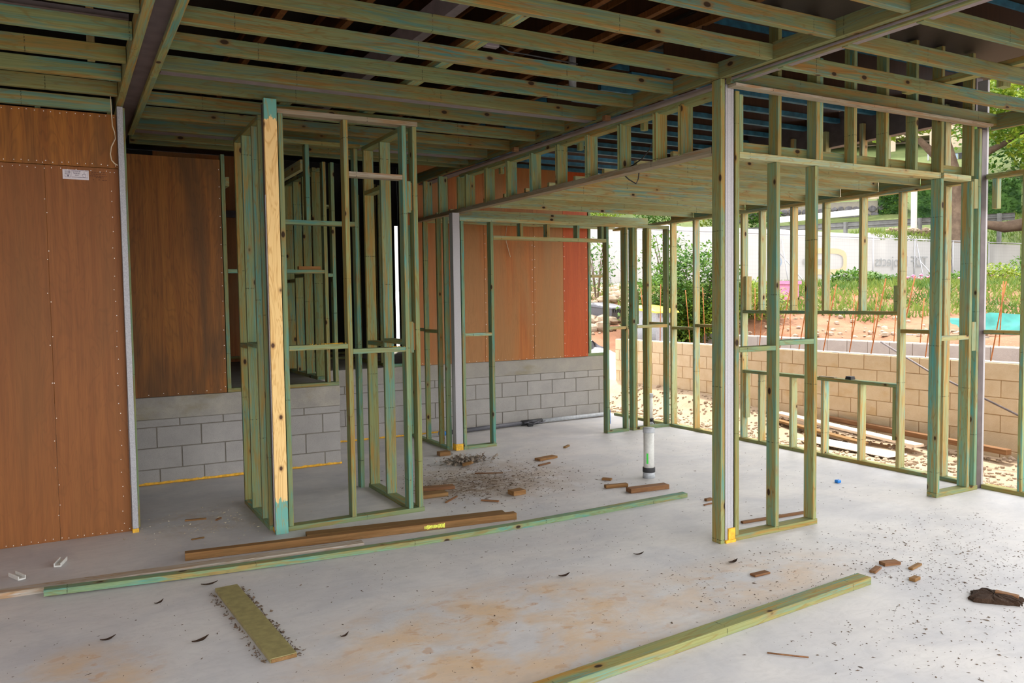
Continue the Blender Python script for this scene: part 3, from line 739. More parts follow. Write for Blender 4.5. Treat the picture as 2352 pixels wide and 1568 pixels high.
# bulkhead over the opening (runs away from the main post) and header wall above the doorway
f9 = thing('bulkhead_panel', (3.975, 6.2, 2.7), 'long bulkhead of short studs running back from the main post to the far wall', 'stud frame', None, 'thing')
box('top_plate', f9, 'pine', 3.95, 4.04, 4.21, 8.26, 3.088, 3.130)
box('chord', f9, 'weather', 3.93, 4.02, 4.21, 9.52, 2.702, 2.746)
lst_y(f9, 'cripple_stud', 'pine', (4.50, 4.785, 5.225, 5.685, 6.155, 6.615, 7.08, 7.555, 8.025, 8.23), -0.036, 3.932, 4.02, 2.747, 3.087)
lst_y(f9, 'cripple_stud', 'mint', (8.75, 9.2), -0.036, 3.932, 4.02, 2.747, 3.165)
for y, z0 in ((5.08, 3.035), (5.98, 3.03), (7.45, 3.03)): box('packer', f9, 'pine', 4.045, 4.09, y, y+0.045, z0, 3.125)
f10 = thing('header_panel', (5.4, 4.15, 2.67), 'header frame with upright studs above the wide opening right of the main post', 'stud frame', None, 'thing')
box('chord', f10, 'pale', 4.104, 6.357, 4.11, 4.20, 2.667, 2.712)
box('chord', f10, 'pale', 6.40, 6.778, 4.11, 4.20, 2.667, 2.712)
box('back_rail', f10, 'pine', 4.104, 6.778, 4.202, 4.237, 2.715, 2.80)
lst_x(f10, 'upper_stud', 'pine', (4.474, 4.87, 5.28, 5.655, 6.02, 6.36, 6.782), 0.036, 4.112, 4.20, 2.713, 3.74)
box('upper_stud', f10, 'mint', 4.907, 4.942, 4.112, 4.20, 2.713, 3.45)
box('upper_stud', f10, 'mint', 4.104, 4.14, 4.112, 4.20, 2.713, 3.10)

# main post: stud, galvanised channel, stud; short wall frame to its right
f11 = thing('stud_panel', (4.4, 4.15, 0), 'nearest stud frame standing right of the main steel channel, two noggins at mid height', 'stud frame', None, 'thing')
box('bottom_plate', f11, 'pine', 4.066, 4.905, 4.11, 4.20, 0.0, 0.040)
lst_x(f11, 'stud', 'pine', (4.066,), 0.036, 4.11, 4.20, 0.041, 3.12)
lst_x(f11, 'stud', 'mint', (4.46,), 0.036, 4.11, 4.20, 0.041, 2.666)
lst_x(f11, 'stud', 'pine', (4.856,), 0.036, 4.11, 4.20, 0.041, 2.666)
box('noggin', f11, 'pine', 4.103, 4.459, 4.11, 4.20, 1.327, 1.363)
box('noggin', f11, 'mint', 4.497, 4.855, 4.11, 4.20, 1.360, 1.396)
mp = thing('timber_post', (3.95, 4.15, 0), 'big green timber post with orange grain left of the main steel channel', 'post', kind='thing')
box('post', mp, 'pine', 3.93, 3.967, 4.11, 4.198, 0.0, 3.185)
ms = thing('steel_post', (4.02, 4.15, 0), 'pale grey steel channel standing between two timbers, yellow cap at its foot', 'post', kind='thing')
V, F = merge([boxgeo(3.972, 4.060, 4.118, 4.124, 0.02, 3.16), boxgeo(3.972, 3.978, 4.118, 4.19, 0.02, 3.16), boxgeo(4.054, 4.060, 4.118, 4.19, 0.02, 3.16), boxgeo(3.997, 4.000, 4.1165, 4.119, 0.02, 3.16), boxgeo(4.032, 4.035, 4.1165, 4.119, 0.02, 3.16)])
mesh_obj('channel', ms, V, F, 'light_steel', (4.02, 4.15, 0))
box('painted_foot', ms, 'yellow', 4.0, 4.062, 4.105, 4.117, 0.02, 0.10, 0.001, label='yellow cap')
box('base_plate', ms, 'yellow', 3.972, 4.064, 4.10, 4.195, 0.0, 0.02, 0.001, label='yellow painted base plate')

# right end of the header: two-stud frame and a steel corner post
f12 = thing('stud_panel', (6.6, 4.15, 0), 'dark teal stud frame at the right corner, standing against the steel corner post', 'stud frame', None, 'thing')
box('bottom_plate', f12, 'pine', 6.36, 6.942, 4.11, 4.20, 0.0, 0.038)
lst_x(f12, 'stud', 'mint', (6.362, 6.782), 0.036, 4.11, 4.20, 0.039, 2.666)
lst_x(f12, 'stud', 'mint', (6.888,), 0.036, 4.11, 4.20, 0.039, 3.12)
box('noggin', f12, 'pale', 6.399, 6.781, 4.11, 4.20, 1.322, 1.358)
for z in (2.44, 1.22): box('packing_block', f12, 'pale', 6.83, 6.885, 4.112, 4.15, z, z+0.25)
cp = thing('steel_post', (7.0, 4.16, 0), 'dark steel corner post with a bright edge by the right-hand opening', 'post', kind='thing')
box('tube', cp, 'primer', 6.945, 7.02, 4.122, 4.22, 0.0, 3.12, 0.004)
box('edge_strip', cp, 'light_steel', 7.022, 7.052, 4.126, 4.215, 0.0, 3.55, 0.003, label='bright galvanised edge')

# lower ceiling of joists beyond the bulkhead
lc = thing('low_ceiling_panel', (5.5, 6.2, 2.72), 'low ceiling of pale joists between the bulkhead and the right wall', 'ceiling frame', kind='thing')
for i in range(8):
    y = 4.725+i*0.44
    box('ceiling_joist', lc, 'pale', 4.04, 6.999, y, y+0.036, 2.722, 2.812)
    box('blocking', lc, 'pine', 7.0, 7.035, y+0.036, y+0.439, 2.722, 2.812)
box('ceiling_joist', lc, 'pale', 4.04, 6.999, 4.25, 4.286, 2.722, 2.812)
box('blocking', lc, 'pine', 7.0, 7.035, 4.286, 4.724, 2.722, 2.812)
for y in (8.70, 9.10, 9.45): box('ceiling_joist', lc, 'pale', 4.04, 6.99, y, y+0.035, 2.70, 2.79)
tag(tube_obj('bent_rod', None, [(4.06, 5.36, 2.724), (4.12, 5.37, 2.69), (4.19, 5.365, 2.66), (4.13, 5.26, 2.685), (4.06, 5.16, 2.73)], 0.005, 'black', 6), 'dark bent wire hanging under the low ceiling joists by the main post', 'wire')
tag(tube_obj('loose_cable', None, [(3.99, 4.86, 2.96), (4.0, 4.95, 2.86), (4.0, 5.05, 2.80), (4.0, 5.2, 2.76)], 0.005, 'black', 6), 'short black cable looping between the bulkhead studs', 'cable')
tag(tube_obj('hanging_cord', None, [(5.26, 9.51, 2.78), (5.222, 9.505, 2.577), (5.234, 9.51, 2.49), (5.30, 9.52, 2.287)], 0.0045, 'cord', 5), 'thin cord dangling in front of the far orange plywood', 'cord')
# right exterior wall
wg = setting('wall_right', (7.04, 6.3, 0), 'right outer wall of pale mint studs with a wide window opening, open to the garden', 'wall')
X0, X1 = 7.0, 7.09
box('bottom_plate', wg, 'pine', X0, X1, 4.225, 9.52, 0.0, 0.036)
box('top_plate', wg, 'pale', X0, X1, 4.225, 9.52, 2.684, 2.720)
full = (4.474, 4.914, 6.964, 7.36, 7.788, 8.225, 8.75, 9.3)
lst_y(wg, 'stud', 'pale', full, 0.036, X0, X1, 0.037, 2.683)
lst_y(wg, 'cripple_stud', 'pale', (5.347, 5.797, 6.224, 6.683), 0.036, X0, X1, 1.553, 2.683)
lst_y(wg, 'cripple_stud', 'pale', (5.347, 5.797, 6.224, 6.683), 0.036, X0, X1, 0.037, 0.813)
box('window_head', wg, 'pine', X0, X1, 4.951, 6.963, 1.517, 1.552)
box('window_sill', wg, 'pine', X0, X1, 4.951, 6.963, 0.814, 0.849)
box('jack_stud', wg, 'pale', X0+0.02, X1+0.02, 6.925, 6.961, 1.553, 1.95)
box('jack_stud', wg, 'pine', X0, X1, 4.953, 4.989, 1.553, 1.80)
box('jack_stud', wg, 'pale', X0+0.02, X1, 6.925, 6.961, 0.28, 0.813)
box('jack_stud', wg, 'pine', X0, X1, 4.953, 4.989, 0.30, 0.813)
box('noggin', wg, 'pine', X0, X1, 4.512, 4.913, 1.345, 1.381)
box('noggin', wg, 'pine', X0, X1, 7.001, 7.359, 1.34, 1.376)
box('noggin', wg, 'pine', X0, X1, 7.398, 7.787, 1.335, 1.371)
box('noggin', wg, 'pine', X0, X1, 7.826, 8.224, 1.295, 1.331)
box('noggin', wg, 'pine', X0, X1, 8.263, 8.749, 1.345, 1.381)
# upper wall on top of it, with the dark steel eaves beam
lst_y(wg, 'upper_stud', 'pale', (4.49, 5.10, 5.36, 5.80, 6.23, 6.69, 7.3, 7.9), 0.036, X0+0.01, X1, 2.815, 3.42)
box('eaves_beam', wg, 'primer', 7.06, 7.16, 4.25, 9.5, 3.255, 3.60)
# right of the corner post: the open frame beside the camera's right edge
wg2 = setting('wall_right_front', (7.04, 3, 0), 'open timber frame running toward the viewer right of the steel corner post', 'wall')
box('bottom_plate', wg2, 'pine', X0, X1, 0.6, 4.115, 0.0, 0.036)
box('top_plate', wg2, 'pine', X0, X1, 0.6, 4.115, 2.70, 2.738)
lst_y(wg2, 'stud', 'pine', (1.0, 1.9, 2.85, 3.775), 0.036, X0, X1, 0.037, 2.699)
box('noggin', wg2, 'pine', X0, X1, 3.812, 4.115, 1.36, 1.396)
box('noggin', wg2, 'pine', X0, X1, 2.887, 3.774, 1.36, 1.396)
box('packing_block', wg2, 'pale', X0+0.03, X1, 4.035, 4.08, 2.44, 2.699)

# small black packers left on the window sill
for i, (y, l, w, lab) in enumerate(((5.47, 0.03, 0.07, 'small stack of black packers lying on the window sill'), (5.68, 0.004, 0.20, 'thin dark strip lying on the window sill by the packers'))):
    t = thing('sill_packer', (7.04, y, 0.85), lab, 'packer', 'packers on the window sill')
    if i == 0:
        for k in range(3): box('shim', t, 'black', 7.01+k*0.004, 7.08, y+k*0.004, y+w, 0.8495+k*0.0105, 0.8595+k*0.0105, 0.001)
    else: box('strip', t, 'weather', 7.02, 7.07, y, y+w, 0.8495, 0.8575, 0.001)

# ------------------------------------------------------------------ back room frames on the raised floor
g1 = thing('stud_panel', (2.0, 8.36, 0.835), 'stud frame standing on the low block wall behind the closet, with a noggin', 'stud frame', None, 'thing')
box('bottom_plate', g1, 'mint', 1.40, 2.53, 8.31, 8.40, 0.834, 0.872)
lst_x(g1, 'stud', 'mint', (1.40, 2.492), 0.036, 8.31, 8.40, 0.873, 3.17)
lst_x(g1, 'stud', 'pine', (2.405,), 0.036, 8.31, 8.40, 0.873, 3.17)
box('noggin', g1, 'mint', 1.437, 2.404, 8.31, 8.40, 2.014, 2.052)
box('noggin', g1, 'mint', 2.442, 2.491, 8.31, 8.40, 1.978, 2.014)
tag(box('timber_offcut', None, 'cutend', 2.14, 2.37, 8.325, 8.385, 2.0535, 2.088), 'short offcut with an orange end resting on the noggin behind the closet', 'offcut')
g2 = thing('stud_panel', (2.38, 9.4, 0.83), 'dim row of studs running back across the raised floor', 'stud frame', None, 'thing')
box('bottom_plate', g2, 'mint', 2.36, 2.45, 8.53, 12.3, 0.882, 0.918)
box('top_plate', g2, 'pine', 2.36, 2.45, 8.53, 12.3, 3.10, 3.14)
lst_y(g2, 'stud', 'pine', (8.56, 8.95, 9.35, 9.75, 10.15, 10.6, 11.1, 11.6), 0.036, 2.36, 2.45, 0.919, 3.099)
box('pole_stud', g2, 'pine', 2.10, 2.19, 9.36, 9.40, 0.834, 3.1)
box('noggin', g2, 'pine', 2.36, 2.45, 8.987, 9.349, 2.0, 2.036)
box('noggin', g2, 'pine', 2.36, 2.45, 9.387, 9.749, 1.95, 1.986)
g3 = thing('brace_board', (1.9, 8.2, 2.9), 'pale board laid back overhead behind the closet under the joists', 'board', 'overhead boards', 'thing')
box('board', g3, 'pale', 1.90, 1.945, 7.25, 9.4, 2.90, 2.99)
g4 = thing('brace_board', (1.46, 8.6, 2.9), 'pale board laid back overhead just right of the stained plywood sheet', 'board', 'overhead boards', 'thing')
box('board', g4, 'pale', 1.45, 1.495, 8.42, 10.5, 2.88, 2.97)
wf = setting('wall_far', (2, 12.6, 0.85), 'dim plywood clad wall at the far side of the back room', 'wall')
for i in range(-1, 5):
    box('plywood_sheet', wf, 'osb' if i != 2 else 'plyC', -1.2+i*1.2, -0.0004+i*1.2, 12.6, 12.615, 0.80, 3.899, 0.001)  # near-black sheets carry the back room's shade in their colour
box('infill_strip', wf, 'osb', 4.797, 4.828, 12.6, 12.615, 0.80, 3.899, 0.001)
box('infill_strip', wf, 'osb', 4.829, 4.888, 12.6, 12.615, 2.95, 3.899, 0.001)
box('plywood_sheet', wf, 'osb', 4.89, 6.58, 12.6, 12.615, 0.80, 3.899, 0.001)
box('light_block_sheet', wf, 'osb', 6.565, 6.58, 9.75, 12.6, 0.80, 3.899, 0.001)  # unseen sheet added to block side light and darken the back room
lst_x(wf, 'stud', 'pine', (1.5, 1.95, 3.1, 3.55, 4.0, 4.45, 4.98), 0.036, 12.5, 12.59, 0.9, 3.6)
box('bottom_plate', wf, 'pine', -1.2, 4.78, 12.5, 12.59, 0.882, 0.918)
box('head_rail', wf, 'primer', 1.2, 2.6, 12.46, 12.495, 2.98, 3.08)
wo = setting('wall_left_blocker', (-2.4, 10, 0), 'unseen plywood wall added to keep light out at the far left', 'wall')
box('plywood_sheet', wo, 'plyA', -3.42, -3.40, 0.6, 6.68, 0.0, 3.9, 0.001)  # out of view, added to close the left side against daylight
box('plywood_sheet', wo, 'plyA', -2.5, -2.48, 6.70, 12.6, 0.0, 3.9, 0.001)
g5 = thing('stud_panel', (3.75, 10.8, 0.88), 'dark frame of studs and loose boards beyond the closet in the back room', 'stud frame', None, 'thing')
box('bottom_plate', g5, 'pine', 2.9, 3.66, 11.4, 11.49, 0.882, 0.918)
lst_x(g5, 'stud', 'pine', (2.9, 3.25, 3.62), 0.036, 11.4, 11.49, 0.919, 3.5)
box('bottom_plate', g5, 'pine', 3.58, 3.67, 9.85, 11.39, 0.882, 0.918)
lst_y(g5, 'stud', 'pine', (9.9, 10.4, 10.9), 0.036, 3.58, 3.67, 0.919, 3.2)
box('board', g5, 'pale', 2.9, 3.0, 9.9, 11.3, 2.90, 2.92)
box('board', g5, 'weather', 2.9, 3.0, 9.9, 11.3, 2.70, 2.72)

# ------------------------------------------------------------------ pipes
def drain(name, x, y, h, label, tape):
    t = thing(name, (x, y, 0), label, 'pipe', 'white drain pipes')
    lathe('stem', t, 'pvc', x, y, [(0.050, 0.0), (0.050, h-0.03)])
    lathe('cap', t, 'pvcgrey', x, y, [(0.056, h-0.045), (0.057, h-0.04), (0.057, h-0.006), (0.053, h)])
    lathe('collar', t, 'black', x, y, [(0.058, 0.055), (0.060, 0.06), (0.060, 0.095), (0.058, 0.10)])
    lathe('foam_sleeve', t, 'pvcgrey', x, y, [(0.060, 0.0), (0.057, 0.03), (0.058, 0.054)])
    if tape:
        V, F = [], []
        for k in range(5):
            a = math.radians(206+k*5)
            for z in (0.14, 0.24): V.append((x+0.0512*math.cos(a), y+0.0512*math.sin(a), z))
        F = [[2*k, 2*k+2, 2*k+3, 2*k+1] for k in range(4)]
        mesh_obj('marker_tape', t, V, F, 'lime', (x, y, 0.2))
    else:
        tube_obj('strap', t, [(x-0.055, y-0.05, 0.10), (x-0.02, y-0.066, 0.09), (x+0.03, y-0.068, 0.04), (x+0.06, y-0.05, 0.0)], 0.006, 'black', 6)
    return t
drain('drain_pipe', 4.835, 6.02, 0.48, 'white drain pipe with a bright green mark rising from the open floor', True)
drain('drain_pipe', 6.835, 8.50, 0.43, 'white capped drain pipe with a loose black strap in the far corner', False)
pl = thing('conduit_pipe', (5.3, 9.4, 0.05), 'long grey pipe lying along the foot of the far block wall', 'pipe')
tube_obj('pipe_length', pl, [(4.15, 9.27, 0.036), (5.55, 9.44, 0.036)], 0.028, 'bin', 14)
tube_obj('pipe_length', pl, [(5.55, 9.44, 0.036), (6.88, 9.50, 0.036)], 0.028, 'pvcgrey', 14)
tube_obj('coupling', pl, [(5.38, 9.42, 0.036), (5.72, 9.448, 0.036)], 0.036, 'black', 14)
tube_obj('end_cap', pl, [(4.10, 9.264, 0.036), (4.17, 9.272, 0.036)], 0.036, 'blue', 14)
cl = thing('coiled_strap', (5.45, 9.3, 0), 'coil of dark strap dropped in front of the grey pipe', 'strap')
P = [(5.45+0.10*math.cos(a*0.5)+0.006*a, 9.33+0.05*math.sin(a*0.5), 0.03+0.03*abs(math.sin(a*0.7))) for a in range(26)]
tube_obj('strap', cl, P, 0.008, 'bin', 6)
box('buckle', cl, 'black', 5.42, 5.50, 9.30, 9.34, 0.0, 0.05, 0.004)
# ------------------------------------------------------------------ timbers on the floor
def loose(name, mat, p0, p1, w, h, label, cat, group=None, roll=0.0):
    o = plank(name, None, mat, p0, p1, w, h, 0.002, roll)
    return tag(o, label, cat, group)
def bowed(name, mat, pts, w, h, label, cat, group):
    """a slightly sprung board: rectangular section swept along pts (near bottom edge line)"""
    P = [Vector(p) for p in pts]; ax = (P[-1]-P[0]).normalized(); side = Vector((0, 0, 1)).cross(ax).normalized(); top = ax.cross(side)
    rot = Matrix((side, top, ax)).transposed(); inv = rot.transposed(); mid = (P[0]+P[-1])/2
    V, F = [], []
    for p in P:
        for a_, b_ in ((0, 0), (1, 0), (1, 1), (0, 1)):
            V.append(inv @ (p+side*w*a_+top*h*b_-mid))
    for i in range(len(P)-1):
        for k in range(4): F.append([i*4+k, i*4+(k+1) % 4, i*4+4+(k+1) % 4, i*4+4+k])
    F += [[0, 3, 2, 1], [len(V)-4, len(V)-3, len(V)-2, len(V)-1]]
    me = bpy.data.meshes.new(name); me.from_pydata([tuple(v) for v in V], [], F); me.materials.append(M[mat])
    o = link(bpy.data.objects.new(name, me), mid); o.rotation_euler = rot.to_euler()
    return tag(o, label, cat, group)
bowed('timber_length', 'mint', [(-0.16, 5.405, 0.012), (0.54, 5.312, 0.008), (1.33, 5.234, 0.004), (2.1, 5.19, 0.001), (2.86, 5.172, 0.001), (3.6, 5.19, 0.001), (4.62, 5.232, 0.001)], 0.068, 0.036, 'longest mint green timber, slightly bowed, lying across the slab', 'timber', 'loose timbers on the slab')
loose('timber_length', 'greyw', (-0.62, 5.592, 0.0185), (1.78, 5.385, 0.0185), 0.088, 0.036, 'pale dusty grey timber lying between the green length and the brown one', 'timber', 'loose timbers on the slab')
bt = thing('timber_length', (1.8, 5.6, 0), 'square brown hardwood length with yellow writing, lying beside the grey one', 'timber', 'loose timbers on the slab')
plank('beam', bt, 'brown', (0.655, 5.725, 0.027), (3.04, 5.438, 0.027), 0.062, 0.052)
dv = Vector((3.04-0.655, 5.438-5.725, 0)).normalized(); nv = Vector((dv.y, -dv.x, 0))
geo = []
for k in range(16):      # spray-chalk scribble
    p = Vector((2.30, 5.527, 0.027))+dv*(0.010*k)+nv*0.0322
    hh = R.uniform(0.010, 0.019)
    q = [p+dv*R.uniform(-0.004, 0.0)+Vector((0, 0, -hh)), p+dv*0.006+Vector((0, 0, -hh)), p+dv*R.uniform(0.006, 0.012)+Vector((0, 0, hh)), p+Vector((0, 0, hh))]
    geo.append((q+[v-nv*0.001 for v in q], [[0, 1, 2, 3], [7, 6, 5, 4]]))
V, F = merge(geo); mesh_obj('yellow_writing', bt, V, F, 'lumber', (2.38, 5.53, 0.03))
loose('timber_length', 'brown', (1.50, 5.835, 0.012), (3.03, 5.60, 0.012), 0.10, 0.022, 'thin split brown board lying behind the square brown length', 'timber', 'loose timbers on the slab')
loose('timber_length', 'pine', (1.05, 2.865, 0.0235), (4.125, 3.112, 0.0235), 0.092, 0.045, 'thick green timber with black knots lying nearest the viewer', 'timber', 'loose timbers on the slab')
ob = thing('offcut_board', (0.83, 4.4, 0), 'short olive green board lying flat in a fringe of dirt', 'board')
plank('board', ob, 'olive', (0.796, 4.994, 0.012), (0.866, 3.85, 0.012), 0.130, 0.022)
plank('raw_end', ob, 'brown', (0.866, 3.8495, 0.0115), (0.8663, 3.8445, 0.0115), 0.124, 0.018)
loose('timber_strip', 'chip', (4.43, 4.41, 0.009), (5.06, 4.36, 0.009), 0.03, 0.017, 'thin rust brown strip lying behind the nearest stud frame', 'strip')
tag(tube_obj('twig', None, [(2.90, 2.72, 0.004), (2.95, 2.66, 0.006), (3.03, 2.585, 0.004)], 0.004, 'chip', 5), 'thin brown twig lying alone on the bare slab', 'twig')
tag(box('bottle_cap', None, 'blue', 6.12, 6.165, 4.90, 4.945, 0.0, 0.028, 0.006), 'small bright blue plastic cap on the slab before the window wall', 'cap')
def bracket(x, y, ang, label):
    t = thing('plastic_clip', (x, y, 0), label, 'clip', 'pale plastic clips by the plywood wall')
    d = Vector((math.cos(ang), math.sin(ang), 0)); s = Vector((-d.y, d.x, 0)); c = Vector((x, y, 0))
    plank('clip_base', t, 'pvc', c-d*0.07+Vector((0, 0, 0.006)), c+d*0.07+Vector((0, 0, 0.006)), 0.045, 0.010)
    plank('clip_side', t, 'pvc', c-d*0.07+s*0.02+Vector((0, 0, 0.018)), c+d*0.07+s*0.02+Vector((0, 0, 0.018)), 0.006, 0.02)
    plank('clip_side', t, 'pvc', c-d*0.07-s*0.02+Vector((0, 0, 0.018)), c+d*0.07-s*0.02+Vector((0, 0, 0.018)), 0.006, 0.02)
bracket(-0.075, 6.08, math.radians(75), 'pale channel clip lying diagonally on the slab by the plywood wall')
bracket(-0.315, 5.91, math.radians(115), 'pale channel clip lying at the dark left edge of the slab')
# wood offcuts
OFFC = []
def offcut(px, py, l, w, h, ang, label, mat='chip', tilt=0.0):
    d = Vector((math.cos(ang), math.sin(ang), 0)); c = Vector((px, py, h/2+0.001))
    OFFC.append(((c-d*l/2).xy, (c+d*l/2).xy, w))
    o = plank('timber_offcut', None, mat, c-d*l/2, c+d*l/2+Vector((0, 0, tilt)), w, h, 0.003)
    return tag(o, label, 'offcut', 'wood offcuts on the slab')
A = math.radians
offcut(3.44, 6.12, 0.13, 0.10, 0.04, A(5), 'square brown block on the slab, alone in front of the dirt heap', 'brown')
offcut(2.78, 6.44, 0.24, 0.11, 0.035, A(-3), 'brown board end lying in front of a darker one beside the closet', 'brown')
offcut(2.92, 6.66, 0.30, 0.09, 0.03, A(-10), 'dark muddy board end behind a browner one beside the closet')
offcut(4.47, 7.30, 0.26, 0.09, 0.025, A(12), 'flat reddish offcut on the pale slab before the far doorway', 'brown')
offcut(4.30, 7.06, 0.18, 0.025, 0.015, A(18), 'thin stick just in front of the flat reddish offcut')
offcut(3.60, 7.43, 0.10, 0.07, 0.03, A(-40), 'small brown block leaning into the pile of dry leaves', 'brown', 0.03)
offcut(3.63, 8.10, 0.13, 0.09, 0.045, A(0), 'brown block at the foot of the frame below the pale steel post', 'brown')
offcut(5.03, 7.76, 0.13, 0.03, 0.02, A(35), 'small orange chip far out on the bright slab', 'brown')
offcut(4.43, 6.14, 0.09, 0.05, 0.02, A(-50), 'little brown chip just left of the green-marked drain pipe', 'brown')
offcut(4.33, 5.86, 0.22, 0.05, 0.03, A(-12), 'pale brown piece left of the ragged bark slab', 'brown')
offcut(4.50, 5.62, 0.40, 0.09, 0.04, A(-6), 'ragged dark bark slab behind the far end of the longest green timber')
offcut(4.70, 5.06, 0.07, 0.035, 0.02, A(0), 'small brown block beyond the end of the longest green timber')
offcut(4.60, 4.96, 0.10, 0.015, 0.01, A(5), 'thin splinter beside the small block past the green timber')
offcut(0.86, 6.74, 0.16, 0.025, 0.012, A(-12), 'orange-brown splinter on the dusty slab between plywood wall and closet', 'brown')
offcut(1.02, 6.66, 0.07, 0.02, 0.012, A(50), 'dark red splinter on the dusty slab before the closet')
offcut(0.80, 6.19, 0.09, 0.02, 0.008, A(5), 'flat tan splinter nearer the brown hardwood length', 'brown')
offcut(2.86, 6.24, 0.22, 0.02, 0.012, A(40), 'long thin stick in front of the brown board ends')
offcut(3.12, 6.02, 0.16, 0.025, 0.012, A(-45), 'dark stick lying askew before the dirt patch')
offcut(3.62, 7.0, 0.28, 0.015, 0.01, A(-28), 'thin straight stick behind the dirt patch')
offcut(4.36, 2.96+0.25, 0.12, 0.04, 0.015, A(20), 'broken brown chip beyond the tip of the nearest green timber')
offcut(4.62, 3.12, 0.14, 0.03, 0.015, A(12), 'pale tan chip with a dark point near the bark lump', 'brown')
offcut(4.54, 3.24, 0.12, 0.06, 0.02, A(-15), 'broad rusty chip left of the pale tan one')
offcut(4.41, 2.98, 0.07, 0.04, 0.02, A(10), 'small reddish brown block left of the bark lump', 'brown')
offcut(3.70, 3.53, 0.13, 0.05, 0.012, A(0), 'flat rust coloured flake near the main post foot')
bk = thing('bark_lump', (4.51, 2.58, 0), 'big dark brown lump of bark lying at the lower right', 'bark')
OUT = [(4.388, 2.644), (4.484, 2.687), (4.575, 2.675), (4.614, 2.609), (4.60, 2.53), (4.60, 2.455), (4.545, 2.43), (4.475, 2.47), (4.415, 2.53), (4.37, 2.59)]
V, F = [], []; rr = random.Random(5); n = len(OUT)*3; pts = []
for i in range(len(OUT)):
    a_, b_ = Vector(OUT[i]), Vector(OUT[(i+1) % len(OUT)])
    for k in range(3): pts.append(a_.lerp(b_, k/3)+Vector((rr.gauss(0, 0.006), rr.gauss(0, 0.006))))
cen = Vector((4.505, 2.565))
for i, (f, z_) in enumerate(((1.0, 0.001), (1.02, 0.010), (0.92, 0.022), (0.66, 0.028), (0.3, 0.031), (0.02, 0.032))):
    for p in pts:
        q = cen+(p-cen)*f; V.append((q.x, q.y, max(0.001, z_+(rr.uniform(-0.006, 0.006) if i else 0))))
for i in range(5):
    for k in range(n): F.append([i*n+k, i*n+(k+1) % n, (i+1)*n+(k+1) % n, (i+1)*n+k])
mesh_obj('bark_slab', bk, V, F, 'darkbark', (4.46, 2.5, 0))
plank('split_wood', bk, 'chip', (4.545, 2.58, 0.033), (4.59, 2.475, 0.027), 0.04, 0.012)
SOLID = [(Vector(a_), Vector(b_), w_) for a_, b_, w_ in (((-0.16, 5.44), (1.33, 5.27), 0.08), ((1.33, 5.27), (2.86, 5.206), 0.08), ((2.86, 5.206), (4.62, 5.266), 0.08), ((-0.62, 5.592), (1.78, 5.385), 0.1), ((0.655, 5.725), (3.04, 5.438), 0.08), ((1.5, 5.835), (3.03, 5.6), 0.11), ((1.05, 2.865), (4.125, 3.112), 0.11), ((0.796, 4.994), (0.866, 3.85), 0.125), ((4.38, 2.6), (4.64, 2.56), 0.2), ((4.43, 4.41), (5.06, 4.36), 0.04), ((1.42, 6.07), (2.53, 6.07), 0.1), ((1.345, 6.12), (1.345, 7.09), 0.1), ((2.46, 6.12), (2.46, 7.09), 0.1), ((1.32, 6.0), (1.41, 6.0), 0.06), ((3.93, 4.15), (4.91, 4.15), 0.1), ((6.36, 4.15), (7.0, 4.15), 0.1))]+OFFC
# leaf piles and fine debris (nobody could count it)
def blocked(x, y):
    for a_, b_, w_ in SOLID:
        d = b_-a_; t = max(0.0, min(1.0, (Vector((x, y))-a_).dot(d)/d.length_squared))
        if (a_+d*t-Vector((x, y))).length < w_/2+0.014: return True
    return False
def debris(name, label, cat, pts, rng, szr, mat, flat=0.35):
    V, F = [], []
    pts = [p for p in pts if not blocked(*p)]
    for (x, y) in pts:
        s = rng.uniform(*szr)*(1.0 if rng.random() < 0.85 else 1.7); e = rng.uniform(1.0, 2.6); a = rng.uniform(0, 6.283)
        d = Vector((math.cos(a), math.sin(a), 0))*s*e; q = Vector((-math.sin(a), math.cos(a), 0))*s*0.8; c = Vector((x, y, 0.001))
        k = len(V); h = s*flat*rng.uniform(0.6, 2.0)
        V += [c-d, c+q*rng.uniform(0.4, 1), c+d*rng.uniform(0.6, 1.1), c-q*rng.uniform(0.4, 1), c+d*rng.uniform(-0.4, 0.4)+Vector((0, 0, h))]
        F += [[k, k+4, k+1], [k+1, k+4, k+2], [k+2, k+4, k+3], [k+3, k+4, k]]
    return tag(mesh_obj(name, None, V, F, mat, (pts[0][0], pts[0][1], 0)), label, cat, kind='stuff')
rg = random.Random(11)
pile = [(3.66+rg.gauss(0, 0.14), 7.62+rg.gauss(0, 0.07)) for _ in range(260)]
geo = [leaves(420, lambda: (3.66+rg.gauss(0, 0.13), 7.62+rg.gauss(0, 0.08), 0.01+abs(rg.gauss(0, 0.022))), 0.05, rg)]
V, F = merge(geo); tag(mesh_obj('dry_leaf_debris', None, V, F, 'litter', (3.66, 7.62, 0)), 'small grey-brown pile of dry leaves on the slab behind the dirt patch', 'leaves', kind='stuff')
pts = [(3.4+rg.gauss(0, 0.45), 6.75+rg.gauss(0, 0.42)) for _ in range(1500)]
debris('dirt_debris', 'brown patch of swept dirt and crumbs in the middle of the slab', 'dirt', [p for p in pts if p[0] > 2.6], rg, (0.0025, 0.008), 'bark')
pts = [(rg.uniform(3.0, 6.2), rg.uniform(1.9, 3.95)) for _ in range(1500)]+[(4.6+rg.gauss(0, 0.7), 2.9+rg.gauss(0, 0.45)) for _ in range(1100)]
pts = [p for p in pts if not (p[0] < 4.2 and 2.8 < p[1] < 3.18)]
debris('crumb_debris', 'dark crumbs strewn over the right foreground of the slab', 'dirt', pts, rg, (0.0017, 0.0055), 'bark')
pts = [(rg.uniform(-0.5, 3.6), rg.uniform(2.9, 5.2)) for _ in range(700)]
